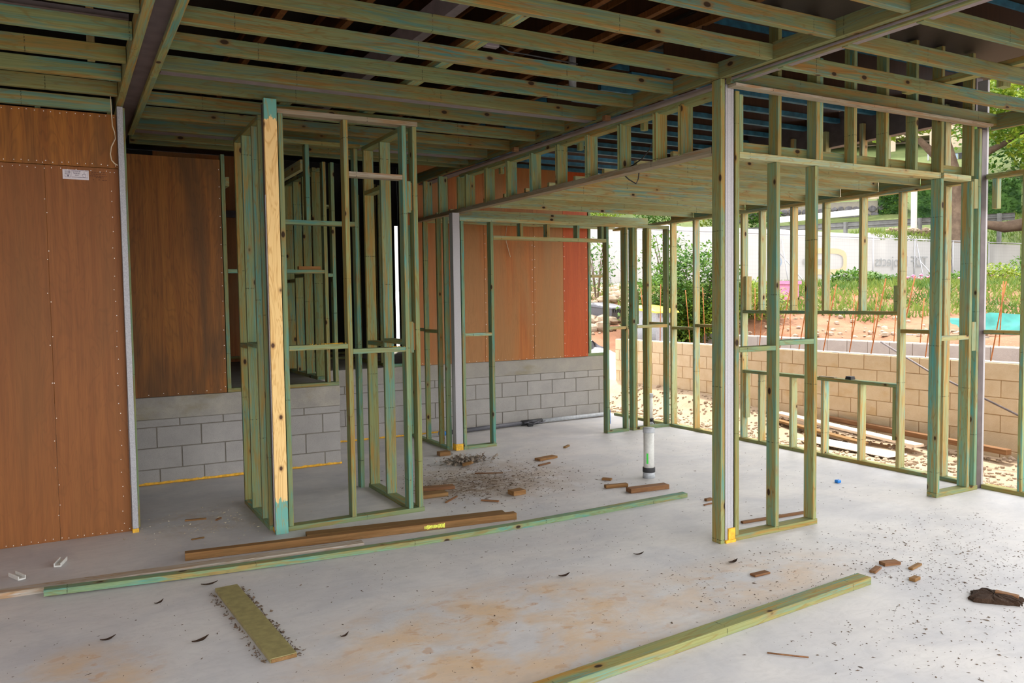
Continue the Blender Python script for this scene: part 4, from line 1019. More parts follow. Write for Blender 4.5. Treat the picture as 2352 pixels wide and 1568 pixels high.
debris('grit_debris', 'sparse dark grit over the left foreground of the slab', 'dirt', [p for p in pts if not (0.66 < p[0] < 0.98 and 3.8 < p[1] < 5.05)], rg, (0.0015, 0.0045), 'bark')
pts = [(0.95+rg.gauss(0, 0.3), 6.6+rg.gauss(0, 0.25)) for _ in range(260)]
debris('shaving_debris', 'pale wood shavings scattered between the plywood wall and the closet', 'shavings', pts, rg, (0.0025, 0.006), 'cord')
pts = [(rg.uniform(2.6, 6.6), rg.uniform(4.3, 7.9)) for _ in range(700)]
debris('fleck_debris', 'tiny dark flecks over the bright middle of the slab', 'dirt', pts, rg, (0.0016, 0.005), 'bark')
pts = []
for _ in range(420):
    t = rg.random(); e = rg.choice((-1, 1))
    pts.append((0.796+0.07*t+e*(0.068+abs(rg.gauss(0, 0.018))), 4.994-1.144*t))
debris('board_fringe_debris', 'dark twiggy dirt lining both long edges of the olive board', 'dirt', pts, rg, (0.002, 0.0065), 'bark', 0.8)
def fallen(x, y, a, l, label):
    d = Vector((math.cos(a), math.sin(a), 0)); s = Vector((-d.y, d.x, 0)); c = Vector((x, y, 0.002)); V, F = [], []
    for i in range(7):
        t = i/6; w = l*0.16*math.sin(math.pi*min(1, t+0.03))**0.8; z = 0.002+0.012*(2*t-1)**2
        V += [c+d*(t-0.5)*l+s*w+Vector((0, 0, z+0.004)), c+d*(t-0.5)*l+Vector((0, 0, z)), c+d*(t-0.5)*l-s*w+Vector((0, 0, z+0.004))]
    for i in range(6):
        k = i*3; F += [[k, k+1, k+4, k+3], [k+1, k+2, k+5, k+4]]
    tag(mesh_obj('fallen_leaf', None, V, F, 'darkbark', (x, y, 0)), label, 'leaf', 'fallen leaves on the slab')
fallen(2.65, 4.13, 0.1, 0.09, 'dark red curled leaf alone in the middle foreground of the slab')
fallen(0.42, 4.96, 0.7, 0.07, 'dark curled leaf left of the olive board, below the green timber')
fallen(0.72, 5.13, 0.1, 0.10, 'dark brown leaf just behind the olive board')
fallen(0.55, 4.29, 0.5, 0.10, 'slim dark leaf left of the middle of the olive board')
fallen(0.14, 4.55, 0.4, 0.08, 'slim dark leaf at the left on the ochre stained slab')
fallen(1.20, 3.96, 0.5, 0.06, 'broken brown leaf between the olive board and the ochre stain')
fallen(3.30, 4.22, -0.1, 0.08, 'dark leaf on the slab in front of the main post')
fallen(3.72, 3.78, 0.2, 0.10, 'curled black leaf in front of the nearest stud frame')

# ------------------------------------------------------------------ outside: gravel strip, walls, bank
def grid(x0, x1, nx, y0, y1, ny, f):
    V = [(x0+(x1-x0)*i/nx, y0+(y1-y0)*j/ny, f(x0+(x1-x0)*i/nx, y0+(y1-y0)*j/ny)) for j in range(ny+1) for i in range(nx+1)]
    F = [[j*(nx+1)+i, j*(nx+1)+i+1, (j+1)*(nx+1)+i+1, (j+1)*(nx+1)+i] for j in range(ny) for i in range(nx)]
    return V, F
M['gravel'] = masonry('pale_brown_gravel', (0.47, 0.36, 0.25), (0.36, 0.26, 0.17), (0.55, 0.46, 0.36), sc=0.5, bump=1.0)
M['stone'] = masonry('pale_crushed_stone', (0.40, 0.31, 0.23), (0.29, 0.21, 0.14), (0.5, 0.43, 0.35), sc=1.0)
def gz(x, y):
    return -0.10-0.13*sstep(7.3, 8.6, x)+0.30*sstep(8.5, 9.4, x)*sstep(6.5, 11, y)+0.07*sstep(8.3, 9.2, x)+0.03*mnoise.noise((x*2, y*2, 1))
gr = setting('ground_gravel', (8.2, 6, -0.1), 'strip of rough gravel between the house frame and the sand coloured wall', 'ground')
V, F = grid(7.10, 9.31, 24, -6, 14, 120, gz); mesh_obj('gravel_bed', gr, V, F, 'gravel', (8.2, 6, 0))
geo = []
for i in range(2600):
    x, y = 7.15+2.1*rg.random(), 2.5+9.5*rg.random(); s = rg.uniform(0.010, 0.035)*(1.5 if rg.random() < 0.1 else 1)
    geo.append(blob((x, y, gz(x, y)+s*0.3), (s, s*rg.uniform(0.6, 1), s*0.6), i, 6, 3))
V, F = merge(geo); tag(mesh_obj('crushed_stones', gr, V, F, 'stone', (8.2, 6, 0)), kind='stuff')
gf = setting('ground_front', (0, -30, -0.2), 'unseen ground behind the viewer, darkened to cut bounced light', 'ground')
V, F = grid(-40, 7.1, 10, -60, -3.0, 10, lambda x, y: -0.12); mesh_obj('apron', gf, V, F, 'mud', (0, -30, -0.12))  # dark unseen ground, added to limit upward bounce light
V, F = grid(7.1, 60, 10, -60, -6.0, 10, lambda x, y: -0.12); mesh_obj('apron', gf, V, F, 'mud', (30, -30, -0.12))

def block_wall_y(par, xf, y0, y1, rows, L=0.40, thick=0.19, mat='tan', mortar='tanmortar'):
    box('mortar', par, mortar, xf+0.006, xf+thick, y0+0.004, y1-0.004, rows[0][0], rows[-1][1]-0.006, 0.001)
    for z0, z1, off in rows:
        ys = [y0]+[y for y in (off+i*L for i in range(-5, 60)) if y0+0.03 < y < y1-0.03]+[y1]
        for a, b2 in zip(ys, ys[1:]):
            dx = R.uniform(-0.002, 0.002)
            box('block', par, mat, xf+dx, xf+0.07, a+0.005, b2-0.005, z0+0.004, z1-0.004, 0.004)
def rebars(par, x, ys, z, hr, lean, seed):
    rr = random.Random(seed)
    for y in ys:
        h = rr.uniform(*hr); yy = y+rr.uniform(-0.05, 0.05)
        lx, ly = rr.uniform(-0.02, 0.08), -lean*rr.uniform(0.4, 1.3) if y < 9.6 else lean*rr.uniform(0.2, 1.0)
        V, F = tube([(x, yy, z-0.02), (x+lx*0.5, yy+ly*0.5, z+h*0.5), (x+lx, yy+ly, z+h)], 0.0075, 6)
        mesh_obj('rebar', par, V, F, 'rust', (x, yy, z), True)
rw = thing('retaining_wall', (9.4, 7.5, -0.3), 'sand coloured block wall outside the right openings with rusty bars along its top', 'wall', kind='thing')
rows = [(0.92-0.2*(k+1), 0.92-0.2*k, 0.06 if k % 2 else 0.26) for k in range(6)][::-1]
block_wall_y(rw, 9.30, 2.4, 12.59, rows)
box('top_mortar', rw, 'band', 9.312, 9.488, 2.4, 12.585, 0.90, 0.926, 0.004)
rebars(rw, 9.40, [3.0+i*0.40 for i in range(24)], 0.92, (0.85, 1.05), 0.16, 2)
rv = thing('retaining_wall', (11.6, 7.5, 0), 'grey block wall standing behind the sand coloured one, with thinner rusty bars', 'wall', kind='thing')
rows = [(0.95-0.2*(k+1), 0.95-0.2*k, 0.06 if k % 2 else 0.26) for k in range(3)][::-1]
block_wall_y(rv, 11.50, 2.6, 13.0, rows, mat='block', mortar='mortar')
box('top_mortar', rv, 'band', 11.512, 11.688, 2.6, 12.995, 0.93, 0.956, 0.004)
rebars(rv, 11.60, [3.2+i*0.42 for i in range(22)], 0.95, (0.65, 0.95), 0.04, 4)
rx = thing('retaining_wall', (13.7, 10, 0.8), 'short stepped grey block wall farther back against the soil bank', 'wall', kind='thing')
block_wall_y(rx, 13.6, 8.0, 12.6, [(0.78, 0.98, 0.1)], mat='block', mortar='mortar')
block_wall_y(rx, 13.6, 4.0, 7.99, [(0.70, 0.90, 0.3)], mat='block', mortar='mortar')

def tz(x, y):
    b = 0.35+0.62*sstep(11.2, 12.4, x)
    z = b+(1.93-b)*sstep(10.5, 18.6, y+max(0, x-11)*0.62)
    if y > 18.9: z += 2.3*sstep(19.1, 22.0, y)
    elif x > 26: z += 0
    u = 0.79*x+0.61*y
    z += 0.42*max(0, u-43)
    return z+0.09*mnoise.noise((x*0.9, y*0.9, 0))+0.04*mnoise.noise((x*3, y*3, 2))
tb = setting('ground_bank', (20, 15, 1), 'reddish soil bank rising from the block walls to the white fence', 'ground')
V, F = grid(9.48, 42, 110, 2.0, 18.95, 70, tz); mesh_obj('soil_surface', tb, V, F, 'soil', (20, 12, 1), True)
th = setting('ground_hill', (35, 35, 5), 'road verge and wooded hillside behind the white fence', 'ground')
V, F = grid(4, 34.5, 40, 18.95, 27, 16, tz); mesh_obj('road_surface', th, V, F, 'asphalt', (25, 22, 4), True)
V, F = grid(34.5, 90, 40, 18.95, 27, 16, tz); mesh_obj('hill_surface', th, V, F, 'hillside', (50, 22, 5), True)
V, F = grid(4, 90, 60, 27, 80, 45, tz); mesh_obj('hill_surface', th, V, F, 'hillside', (35, 45, 5), True)
V, F = grid(42, 90, 20, -10, 18.95, 12, tz); mesh_obj('hill_surface', th, V, F, 'hillside', (60, 5, 5), True)
V, F = grid(9.48, 42, 20, -8, 2.0, 10, tz); mesh_obj('soil_surface', tb, V, F, 'soil', (20, -3, 1), True)
# rocks on the bank
geo = []
for i in range(500):
    x, y = rg.uniform(9.6, 15), rg.uniform(8, 18.5); s = rg.uniform(0.02, 0.09)
    geo.append(blob((x, y, tz(x, y)+s*0.2), (s, s*rg.uniform(0.6, 1), s*0.6), i, 6, 3))
for i in range(260):
    x, y = rg.uniform(9.6, 12.5), rg.uniform(14, 18.5); s = rg.uniform(0.06, 0.25)
    geo.append(blob((x, y, tz(x, y)+s*0.2), (s, s*rg.uniform(0.6, 1), s*0.6), i, 7, 4))
V, F = merge(geo); tag(mesh_obj('bank_rubble', tb, V, F, 'stone', (12, 13, 1)), kind='stuff')
# grass along the fence foot
V, F = [], []
for i in range(34000):
    x = rg.uniform(11.3, 36); y = rg.uniform(9.0, 18.8)
    w = y+max(0, x-11)*0.62
    if w < 13.2+1.2*mnoise.noise((x*0.7, y*0.7, 5)): continue
    z = tz(x, y); a = rg.uniform(0, 6.283); h = rg.uniform(0.08, 0.26)
    dx, dy = 0.02*math.cos(a), 0.02*math.sin(a); bx, by = rg.gauss(0, 0.1), rg.gauss(0, 0.1)
    k = len(V); V += [(x-dx, y-dy, z), (x+dx, y+dy, z), (x+bx, y+by, z+h)]; F.append([k, k+1, k+2])
tag(mesh_obj('bank_grass', None, V, F, 'grass', (20, 16, 1.5)), 'long yellow-green grass growing on the bank below the white fence', 'grass', kind='stuff')

# planks lying on the gravel
ex = 'planks on the gravel'
def gp(mat, a, b2, w, h, label, zoff=0.0):
    za, zb = gz(*a)+0.05+zoff, gz(*b2)+0.05+zoff
    tag(plank('timber_plank', None, mat, (a[0], a[1], za), (b2[0], b2[1], zb), w, h, 0.003), label, 'plank', ex)
M['sunply'] = plain('sunlit_pale_ply', (0.70, 0.55, 0.42), 0.7, var=0.08, sc=10)  # pale tone puts the sunlight on this plank into its colour
gp('sunply', (9.05, 8.3), (8.86, 5.95), 0.16, 0.035, 'pale plank lying on the gravel beside the sand coloured wall', 0.05)
gp('chip', (9.22, 7.6), (9.02, 5.0), 0.09, 0.06, 'reddish brown plank lying against the foot of the sand coloured wall', 0.08)
gp('brown', (8.92, 8.3), (8.75, 6.6), 0.10, 0.03, 'short brown plank under the pale one on the gravel', 0.0)
tag(plank('white_sheet', None, 'white', (8.52, 7.35, gz(8.52, 7.35)+0.05), (8.45, 5.95, gz(8.45, 5.95)+0.05), 0.34, 0.012, 0.002), 'bright white sheet lying flat on the gravel', 'sheet')
tag(tube_obj('steel_rod', None, [(9.27, 6.78, 1.10), (9.0, 5.95, 0.80), (8.93, 4.4, 0.22)], 0.012, 'primer', 8), 'thin dark rod leaning down from the sand coloured wall', 'rod')
tag(plank('timber_plank', None, 'weather', (7.9, 3.3, gz(7.9, 3.3)+0.10), (8.6, 4.3, gz(8.6, 4.3)+0.14), 0.12, 0.03), 'grey plank lying on the gravel outside the right corner', 'plank', ex)

# bins
def wheelie(x, y, ang, z, body, lid, label):
    t = thing('wheelie_bin', (x, y, z), label, 'bin', 'wheeled bins on the bank')
    ca, sa = math.cos(ang), math.sin(ang)
    def tr(p): return (x+p[0]*ca-p[1]*sa, y+p[0]*sa+p[1]*ca, z+p[2])
    V = [tr(p) for p in ((-.22, -.24, .05), (.22, -.24, .05), (.22, .22, .05), (-.22, .22, .05), (-.28, -.33, .92), (.28, -.33, .92), (.28, .30, .98), (-.28, .30, .98))]
    F = [[3, 2, 1, 0], [0, 1, 5, 4], [1, 2, 6, 5], [2, 3, 7, 6], [3, 0, 4, 7], [4, 5, 6, 7]]
    mesh_obj('body', t, V, F, body, (x, y, z))
    V = [tr(p) for p in ((-.31, -.36, .92), (.31, -.36, .92), (.31, .34, .99), (-.31, .34, .99), (-.30, -.35, .95), (.30, -.35, .95), (.30, .33, 1.04), (-.30, .33, 1.04), (-.2, -.1, 1.03), (.2, -.1, 1.03), (.2, .2, 1.07), (-.2, .2, 1.07))]
    F = [[3, 2, 1, 0], [0, 1, 5, 4], [1, 2, 6, 5], [2, 3, 7, 6], [3, 0, 4, 7], [4, 5, 9, 8], [5, 6, 10, 9], [6, 7, 11, 10], [7, 4, 8, 11], [8, 9, 10, 11]]
    mesh_obj('lid', t, V, F, lid, (x, y, z+1))
    for s in (-1, 1):
        V, F = tube([tr((s*.24, .24, .1)), tr((s*.29, .24, .1))], 0.1, 14); mesh_obj('wheel', t, V, F, 'black', tr((s*.26, .24, .1)))
    V, F = merge([boxgeo(-0.02, 0.02, -0.02, 0.02, -0.05, 0.0)]); 
    for k in range(5):
        p = tr((-0.2+0.1*k, -.335, .86)); mesh_obj('rib', t, *boxgeo(p[0]-0.012, p[0]+0.012, p[1]-0.012, p[1]+0.012, p[2]-0.02, p[2]+0.05), body, p)
wheelie(10.75, 14.9, 0.4, 0.55, 'bin', 'bin', 'dark grey wheeled bin seen through the far doorway studs')
wheelie(9.95, 12.2, 0.1, 0.50, 'bingrey', 'binyellow', 'grey wheeled bin with a yellow lid near the far corner')

# ------------------------------------------------------------------ white site fence
fe = thing('site_fence', (25, 18.9, 1.9), 'long white site fence with mirrored company lettering showing through', 'fence', kind='thing')
FT, FB = 3.72, 1.90
for i in range(12):
    x0 = 11.2+i*2.35
    V = [(x0+0.03+2.29*a, 18.9+0.03*math.sin(a*6+i), FB+0.03+(FT-FB-0.08)*b2) for b2 in (0, 0.5, 1) for a in [k/6 for k in range(7)]]
    F = [[r*7+k, r*7+k+1, (r+1)*7+k+1, (r+1)*7+k] for r in range(2) for k in range(6)]
    mesh_obj('scrim_panel', fe, V, F, 'scrim', (x0+1.17, 18.9, 2.8))
    tube_obj('top_rail', fe, [(x0, 18.86, FT), (x0+2.35, 18.86, FT)], 0.021, 'steel', 8)
    tube_obj('bottom_rail', fe, [(x0, 18.86, FB), (x0+2.35, 18.86, FB)], 0.021, 'steel', 8)
    tube_obj('post', fe, [(x0, 18.86, FB-0.05), (x0, 18.86, FT+0.03)], 0.024, 'steel', 8)
    if i % 3 == 1:
        tube_obj('brace', fe, [(x0, 18.82, 3.1), (x0+0.5, 17.9, FB-0.1)], 0.02, 'light_steel', 8)
        tube_obj('brace', fe, [(x0+0.06, 18.82, FT-0.15), (x0-0.12, 18.3, FB-0.1)], 0.02, 'steel', 8)
def text_mesh(body, size, mat, par, loc, rot, name):
    cu = bpy.data.curves.new(name, 'FONT'); cu.body = body; cu.size = size; cu.extrude = 0.003; cu.resolution_u = 3
    ob = bpy.data.objects.new('tmp', cu); C.objects.link(ob)
    dg = bpy.context.evaluated_depsgraph_get(); me = bpy.data.meshes.new_from_object(ob.evaluated_get(dg))
    bpy.data.objects.remove(ob); me.materials.clear(); me.materials.append(M[mat])
    o = bpy.data.objects.new(name, me); link(o, loc, par); o.rotation_euler = rot
    return o
# printed on the street side, so it reads mirrored from inside
text_mesh('TDF Projects', 0.56, 'letters', fe, (28.45, 18.86, 2.72), (math.pi/2, 0, math.pi), 'lettering')
def ring(cx, cz, rx, rz, w, y, seg, p=4.0):
    V, F = [], []
    for k in range(seg):
        a = 6.283*k/seg; c, s = math.cos(a), math.sin(a); q = (abs(c)**p+abs(s)**p)**(-1/p)
        V += [(cx+rx*q*c, y, cz+rz*q*s), (cx+(rx-w)*q*c, y, cz+(rz-w)*q*s)]
    for k in range(seg): a, b2 = 2*k, 2*((k+1) % seg); F.append([a, b2, b2+1, a+1])
    return V, F
V, F = ring(22.9, 2.86, 1.0, 0.45, 0.18, 18.855, 40); mesh_obj('orange_emblem', fe, V, F, 'logo', (22.9, 18.855, 2.86))
V, F = merge([boxgeo(21.75, 22.7, 18.85, 18.856, 2.76, 2.94)]); mesh_obj('grey_emblem', fe, V, F, 'logogrey', (22.2, 18.853, 2.85))
V, F = ring(20.55, 2.82, 0.17, 0.17, 0.05, 18.855, 24, 2.0); V2, F2 = boxgeo(20.42, 20.68, 18.85, 18.855, 2.72, 2.79)
V, F = merge([(V, F), (V2, F2)]); mesh_obj('blue_emblem', fe, V, F, 'logoblue', (20.55, 18.855, 2.82))

# ------------------------------------------------------------------ plants
def shrub(name, c, r, n, size, mat, label, cat, group=None, stems=4):
    t = thing(name, (c[0], c[1], c[2]-r[2]), label, cat, group, 'thing')
    rn = random.Random(int(c[0]*100+c[1]*10))
    V, F = leaves(n, in_ellipsoid(c, r, rn), size, rn); mesh_obj('foliage', t, V, F, mat, c)
    geo = []
    for k in range(stems):
        a = 6.283*k/stems
        geo.append(tube([(c[0]+0.03*math.cos(a), c[1]+0.03*math.sin(a), c[2]-r[2]*1.1), (c[0]+r[0]*0.3*math.cos(a), c[1]+r[1]*0.3*math.sin(a), c[2]), (c[0]+r[0]*0.55*math.cos(a), c[1]+r[1]*0.55*math.sin(a), c[2]+r[2]*0.7)], [0.02, 0.012, 0.004], 5))
    V, F = merge(geo); mesh_obj('stems', t, V, F, 'bark', (c[0], c[1], c[2]-r[2]))
    return t
gpn = 'shrubs below the white fence'
def sh(x, y, rx, rz, n, sz, mat, lab, up=0.8): shrub('garden_shrub', (x, y, tz(x, y)+rz*up), (rx, rx, rz), n, sz, mat, lab, 'shrub', gpn)
sh(11.0, 13.2, 0.9, 0.8, 5200, 0.10, 'leafA', 'dense green shrub beyond the yellow-lidded bin at the far corner')
sh(12.0, 13.2, 1.0, 0.9, 5600, 0.10, 'leafA', 'dense green shrub seen just left of the main post')
sh(11.6, 12.6, 0.7, 0.45, 3000, 0.08, 'leafB', 'lime yellow low shrub in front of the dense green ones')
sh(12.6, 12.3, 0.8, 0.45, 3200, 0.08, 'leafB', 'lime yellow low shrub just right of the main post')
shrub('tall_weed', (11.9, 14.2, 2.6), (0.75, 0.6, 0.75), 700, 0.10, 'leafA', 'tall airy weed rising above the dense shrubs against the white fence', 'weed')
shrub('tall_weed', (11.0, 15.6, 2.5), (0.5, 0.5, 0.7), 400, 0.10, 'leafA', 'thin airy weed seen through the far corner frame', 'weed')
sh(19.6, 15.2, 0.8, 0.28, 1500, 0.12, 'leafA', 'low green shrub right of the pink box')
sh(23.0, 17.0, 0.9, 0.22, 1600, 0.12, 'leafA', 'low green shrub under the orange emblem on the fence')
sh(24.8, 15.6, 0.9, 0.26, 1600, 0.12, 'leafA', 'bushy green shrub under the middle of the mirrored lettering')
sh(22.6, 13.0, 0.8, 0.30, 1300, 0.10, 'leafB', 'lime low shrub lowest on the bank under the mirrored lettering')
shrub('tall_weed', (26.2, 14.2, 2.2), (0.65, 0.6, 0.6), 700, 0.12, 'leafA', 'tall leafy weed reaching up under the first mirrored letters', 'weed')
shrub('tall_weed', (26.6, 13.5, 2.2), (0.5, 0.5, 0.7), 350, 0.12, 'leafA', 'slender weed just left of the dark corner studs', 'weed')
sh(24.5, 12.5, 0.9, 0.6, 1500, 0.12, 'leafA', 'dark green shrub low between the two right corner frames')
shrub('tall_weed', (28.3, 12.8, 2.3), (0.7, 0.6, 0.9), 420, 0.14, 'leafA', 'tall sparse weed right of the steel corner post', 'weed')
sh(27.5, 12.6, 1.6, 0.45, 1700, 0.12, 'leafD', 'spreading dark shrub at the right edge behind the teal cloth')
# flowers, pink box, teal cloth
geo = []
for i in range(46):
    x, y = rg.uniform(21.5, 25.5), rg.uniform(13.0, 16.5); geo.append(blob((x, y, tz(x, y)+rg.uniform(0.12, 0.34)), (0.05, 0.05, 0.04), i, 6, 4))
V, F = merge(geo); tag(mesh_obj('pink_flowers', None, V, F, 'pink', (23, 15, 2)), 'scattered pink flowers among the grass below the fence', 'flowers', kind='stuff')
pb = thing('pink_crate', (14.6, 13.2, 1.5), 'bright pink plastic crate sitting in the grass below the fence', 'crate')
z = tz(14.6, 13.3)
V, F = merge([boxgeo(14.25, 14.95, 13.10, 13.13, z, z+0.42), boxgeo(14.25, 14.95, 13.53, 13.56, z, z+0.42), boxgeo(14.25, 14.28, 13.13, 13.53, z, z+0.42), boxgeo(14.92, 14.95, 13.13, 13.53, z, z+0.42), boxgeo(14.28, 14.92, 13.13, 13.53, z, z+0.03)])
mesh_obj('tub', pb, V, F, 'pink', (14.6, 13.3, z))
V, F = merge([boxgeo(14.20, 15.00, 13.06, 13.10, z+0.36, z+0.44), boxgeo(14.20, 15.00, 13.56, 13.60, z+0.36, z+0.44)]); mesh_obj('rim', pb, V, F, 'pink', (14.6, 13.3, z+0.4))
V, F = grid(0, 6.0, 14, 0, 1.4, 5, lambda x, y: 0.10*mnoise.noise((x*1.1, y*2.2, 3)))
V = [(13.95+x*0.5, 8.6-x*0.42+y*0.3, 0.06+tz(13.95+x*0.5, 8.6-x*0.42)+y*0.2+z) for x, y, z in V]
tag(mesh_obj('shade_cloth', None, V, F, 'teal', (14.5, 8, 1.1), True), 'crumpled teal shade cloth lying on the bank at the right', 'cloth')

# ------------------------------------------------------------------ behind the fence: guardrail, road edge, stone wall, hedges, trees, house
gd = thing('guardrail', (32, 25, 4.3), 'long grey corrugated guardrail along the road above the fence', 'guardrail')
A0, A1 = Vector((25.0, 34.2, 4.62)), Vector((36.2, 20.0, 4.85)); dd = (A1-A0).normalized(); nn = Vector((dd.y, -dd.x, 0)).normalized()
prof = [(0.0, 0.0), (0.05, 0.03), (0.05, 0.09), (0.0, 0.13), (0.0, 0.18), (0.05, 0.22), (0.05, 0.28), (0.0, 0.32)]
V, F = [], []
for e in (A0, A1):
    for a, b2 in prof: V.append(e+nn*(-a)+Vector((0, 0, b2)))
k = len(prof)
for i in range(k-1): F.append([i, i+1, i+1+k, i+k])
mesh_obj('rail', gd, V, F, 'rail', (30, 28, 4.7))
L = (A1-A0).length
for i in range(6):
    p = A0+dd*(2.0+i*3.1); box('post', gd, 'rail', p.x-0.07, p.x+0.07, p.y-0.07, p.y+0.07, p.z-1.0, p.z+0.32)
sw = thing('stone_wall', (37, 28, 5.4), 'grey wall of irregular fitted stones above the guardrail', 'wall', kind='thing')
B0, B1 = Vector((33.0, 33.8, 5.0)), Vector((37.9, 28.0, 5.0)); bd = (B1-B0).normalized(); bn = Vector((bd.y, -bd.x, 0)).normalized()
V, F = [], []
for p in (B0, B1):
    for o_, z_ in ((0.06, 0), (0.06, 1.68), (0.5, 1.68), (0.5, 0)): V.append(p-bn*o_+Vector((0, 0, z_)))
F = [[0, 1, 5, 4], [1, 2, 6, 5], [2, 3, 7, 6], [0, 3, 2, 1], [4, 5, 6, 7]]
mesh_obj('core', sw, V, F, 'mortar', B0)
i = 0
WL = (B1-B0).length; zrow = 0.18
while zrow < 1.62:
    s = rg.uniform(0.0, 0.25)
    while s < WL:
        w = rg.uniform(0.30, 0.55); h = rg.uniform(0.17, 0.26)
        c = B0+bd*(s+w/2)+Vector((0, 0, zrow+rg.uniform(-0.05, 0.05)))-bn*0.03
        V, F = blob((0, 0, 0), (w*0.52, 0.10, h*0.85), i, 7, 4)
        V = [c+bd*v[0]-bn*(-v[1])+Vector((0, 0, v[2])) for v in V]
        mesh_obj('stone', sw, V, F, 'rock', c); s += w; i += 1
    zrow += 0.36
tag(plank('white_ledge', None, 'white', (31.2, 28.9, 5.45), (34.4, 26.2, 5.75), 0.3, 0.28, 0.01), 'pale concrete ledge lying behind the guardrail', 'ledge')
sg = thing('street_sign', (36, 29.5, 7.2), 'cream sign board with dark lettering above the stone wall', 'sign')
C0 = Vector((34.9, 31.55, 6.75)); C1 = Vector((37.95, 27.95, 6.75)); cd = (C1-C0).normalized()
plank('board', sg, 'render', C0+Vector((0, 0, 0.45)), C1+Vector((0, 0, 0.45)), 0.08, 0.9, 0.01)
cn = Vector((cd.y, -cd.x, 0)).normalized()
tm = text_mesh('ents', 0.5, 'ink', sg, C0+cd*3.45+cn*0.06+Vector((0, 0, 0.07)), (math.pi/2, 0, math.atan2(cd.y, cd.x)), 'lettering')
def hedge(p0, p1, w, h, n, size, mat, label):
    t = thing('clipped_hedge', p0, label, 'hedge', 'hedges above the road', 'thing')
    rn = random.Random(int(p0[0]*37)); P0, P1 = Vector(p0), Vector(p1); d = P1-P0; s = Vector((-d.y, d.x, 0)).normalized()
    def pos():
        a, b2, c2 = rn.random(), rn.uniform(-1, 1), rn.random(); f = rn.randrange(3)
        if f == 0: b2 = -1+rn.uniform(0, 0.15)
        elif f == 1: c2 = 1-rn.uniform(0, 0.06)
        return P0+d*a+s*b2*w/2+Vector((0, 0, c2*h))
    V, F = leaves(n, pos, size, rn); mesh_obj('foliage', t, V, F, mat, p0)
    q = [P0+s*(w/2-0.1), P0-s*(w/2-0.1), P1-s*(w/2-0.1), P1+s*(w/2-0.1)]
    V = q+[v+Vector((0, 0, h-0.12)) for v in q]; F = [[0, 1, 5, 4], [1, 2, 6, 5], [2, 3, 7, 6], [3, 0, 4, 7], [4, 5, 6, 7]]
    mesh_obj('twig_core', t, V, F, 'leafD', p0)
hedge((38.2, 28.2, 5.0), (39.1, 27.2, 5.0), 1.0, 2.35, 2600, 0.16, 'leafA', 'narrow bright hedge at the right end of the stone wall')
hedge((38.7, 26.4, 5.0), (41.6, 22.8, 5.0), 1.2, 2.3, 4200, 0.16, 'leafD', 'long dark clipped hedge above the guardrail')
hedge((41.0, 20.6, 4.2), (46, 14.5, 4.2), 1.5, 2.9, 4500, 0.17, 'leafD', 'dark clipped hedge at the right behind the twisted trunk')
gph = 'bushes above the road'
def hb(x, y, z, r, n, mat, lab): shrub('roadside_bush', (x, y, z), (r*1.2, r, r*0.8), n, 0.20, mat, lab, 'bush', gph)
hb(31.0, 32.6, 6.4, 1.3, 1800, 'leafB', 'bright yellow-green bush left of the stone wall')
hb(28.5, 34.5, 6.2, 1.2, 1500, 'leafA', 'green bush above the green roadside bin')
hb(32.8, 31.2, 6.0, 0.9, 1200, 'leafA', 'small green bush at the left foot of the stone wall')
hb(26.0, 36.5, 6.6, 1.4, 1200, 'leafB', 'pale yellowish bush beyond the left end of the guardrail')
hb(22.5, 38.0, 6.4, 1.6, 1400, 'leafA', 'leafy bush above the fence just left of the main post')
tag(box('roadside_bin', None, 'leafD', 30.2, 31.0, 28.4, 29.1, 4.25, 5.3, 0.05), 'dark green box behind the left end of the guardrail', 'bin')
tag(box('marker_post', None, 'white', 35.3, 35.45, 21.5, 21.65, 4.1, 5.25, 0.03), 'short white marker post in the verge at the right of the guardrail', 'post')
tag(tube_obj('light_pole', None, [(33.2, 22.7, 3.6), (33.2, 22.7, 9.0)], 0.13, 'white', 10), 'white street pole rising behind the window studs', 'pole')
# a low stony verge
geo = []
for i in range(180):
    a = rg.random(); x, y = 31.5+3.2*a+rg.gauss(0, 0.2), 22.6-1.0*a+rg.gauss(0, 0.15); s = rg.uniform(0.06, 0.16); geo.append(blob((x, y, tz(x, y)+0.05+rg.uniform(0, 0.25)), (s, s, s*0.7), i, 6, 3))
V, F = merge(geo); tag(mesh_obj('verge_rubble', None, V, F, 'stone', (33, 22, 4.3)), 'low heap of pale stones on the verge below the guardrail', 'stones', kind='stuff')
V, F = [], []
for i in range(5000):
    x, y = rg.uniform(29, 44), rg.uniform(19.6, 23.0); z = tz(x, y); a = rg.uniform(0, 6.283); h = rg.uniform(0.1, 0.3)
    k = len(V); V += [(x-0.03*math.cos(a), y-0.03*math.sin(a), z), (x+0.03*math.cos(a), y+0.03*math.sin(a), z), (x+rg.gauss(0, 0.08), y+rg.gauss(0, 0.08), z+h)]; F.append([k, k+1, k+2])
tag(mesh_obj('verge_grass', None, V, F, 'grass', (36, 21, 4.3)), 'sunlit grass on the road verge above the fence', 'grass', kind='stuff')

def tree(label, trunkpath, rads, branches, crowns, n, size, mat, group='trees beyond the fence'):
    t = thing('garden_tree', trunkpath[0], label, 'tree', group, 'thing')
    tube_obj('trunk', t, trunkpath, rads, 'bark', 12)
    for bp, br in branches: tube_obj('branch', t, bp, br, 'bark', 9)
    rn = random.Random(len(label))
    geo = [leaves(int(n*w), in_ellipsoid(c, r, rn, 0.2), size, rn, 0.8) for c, r, w in crowns]
    V, F = merge(geo); mesh_obj('crown', t, V, F, mat, trunkpath[-1])
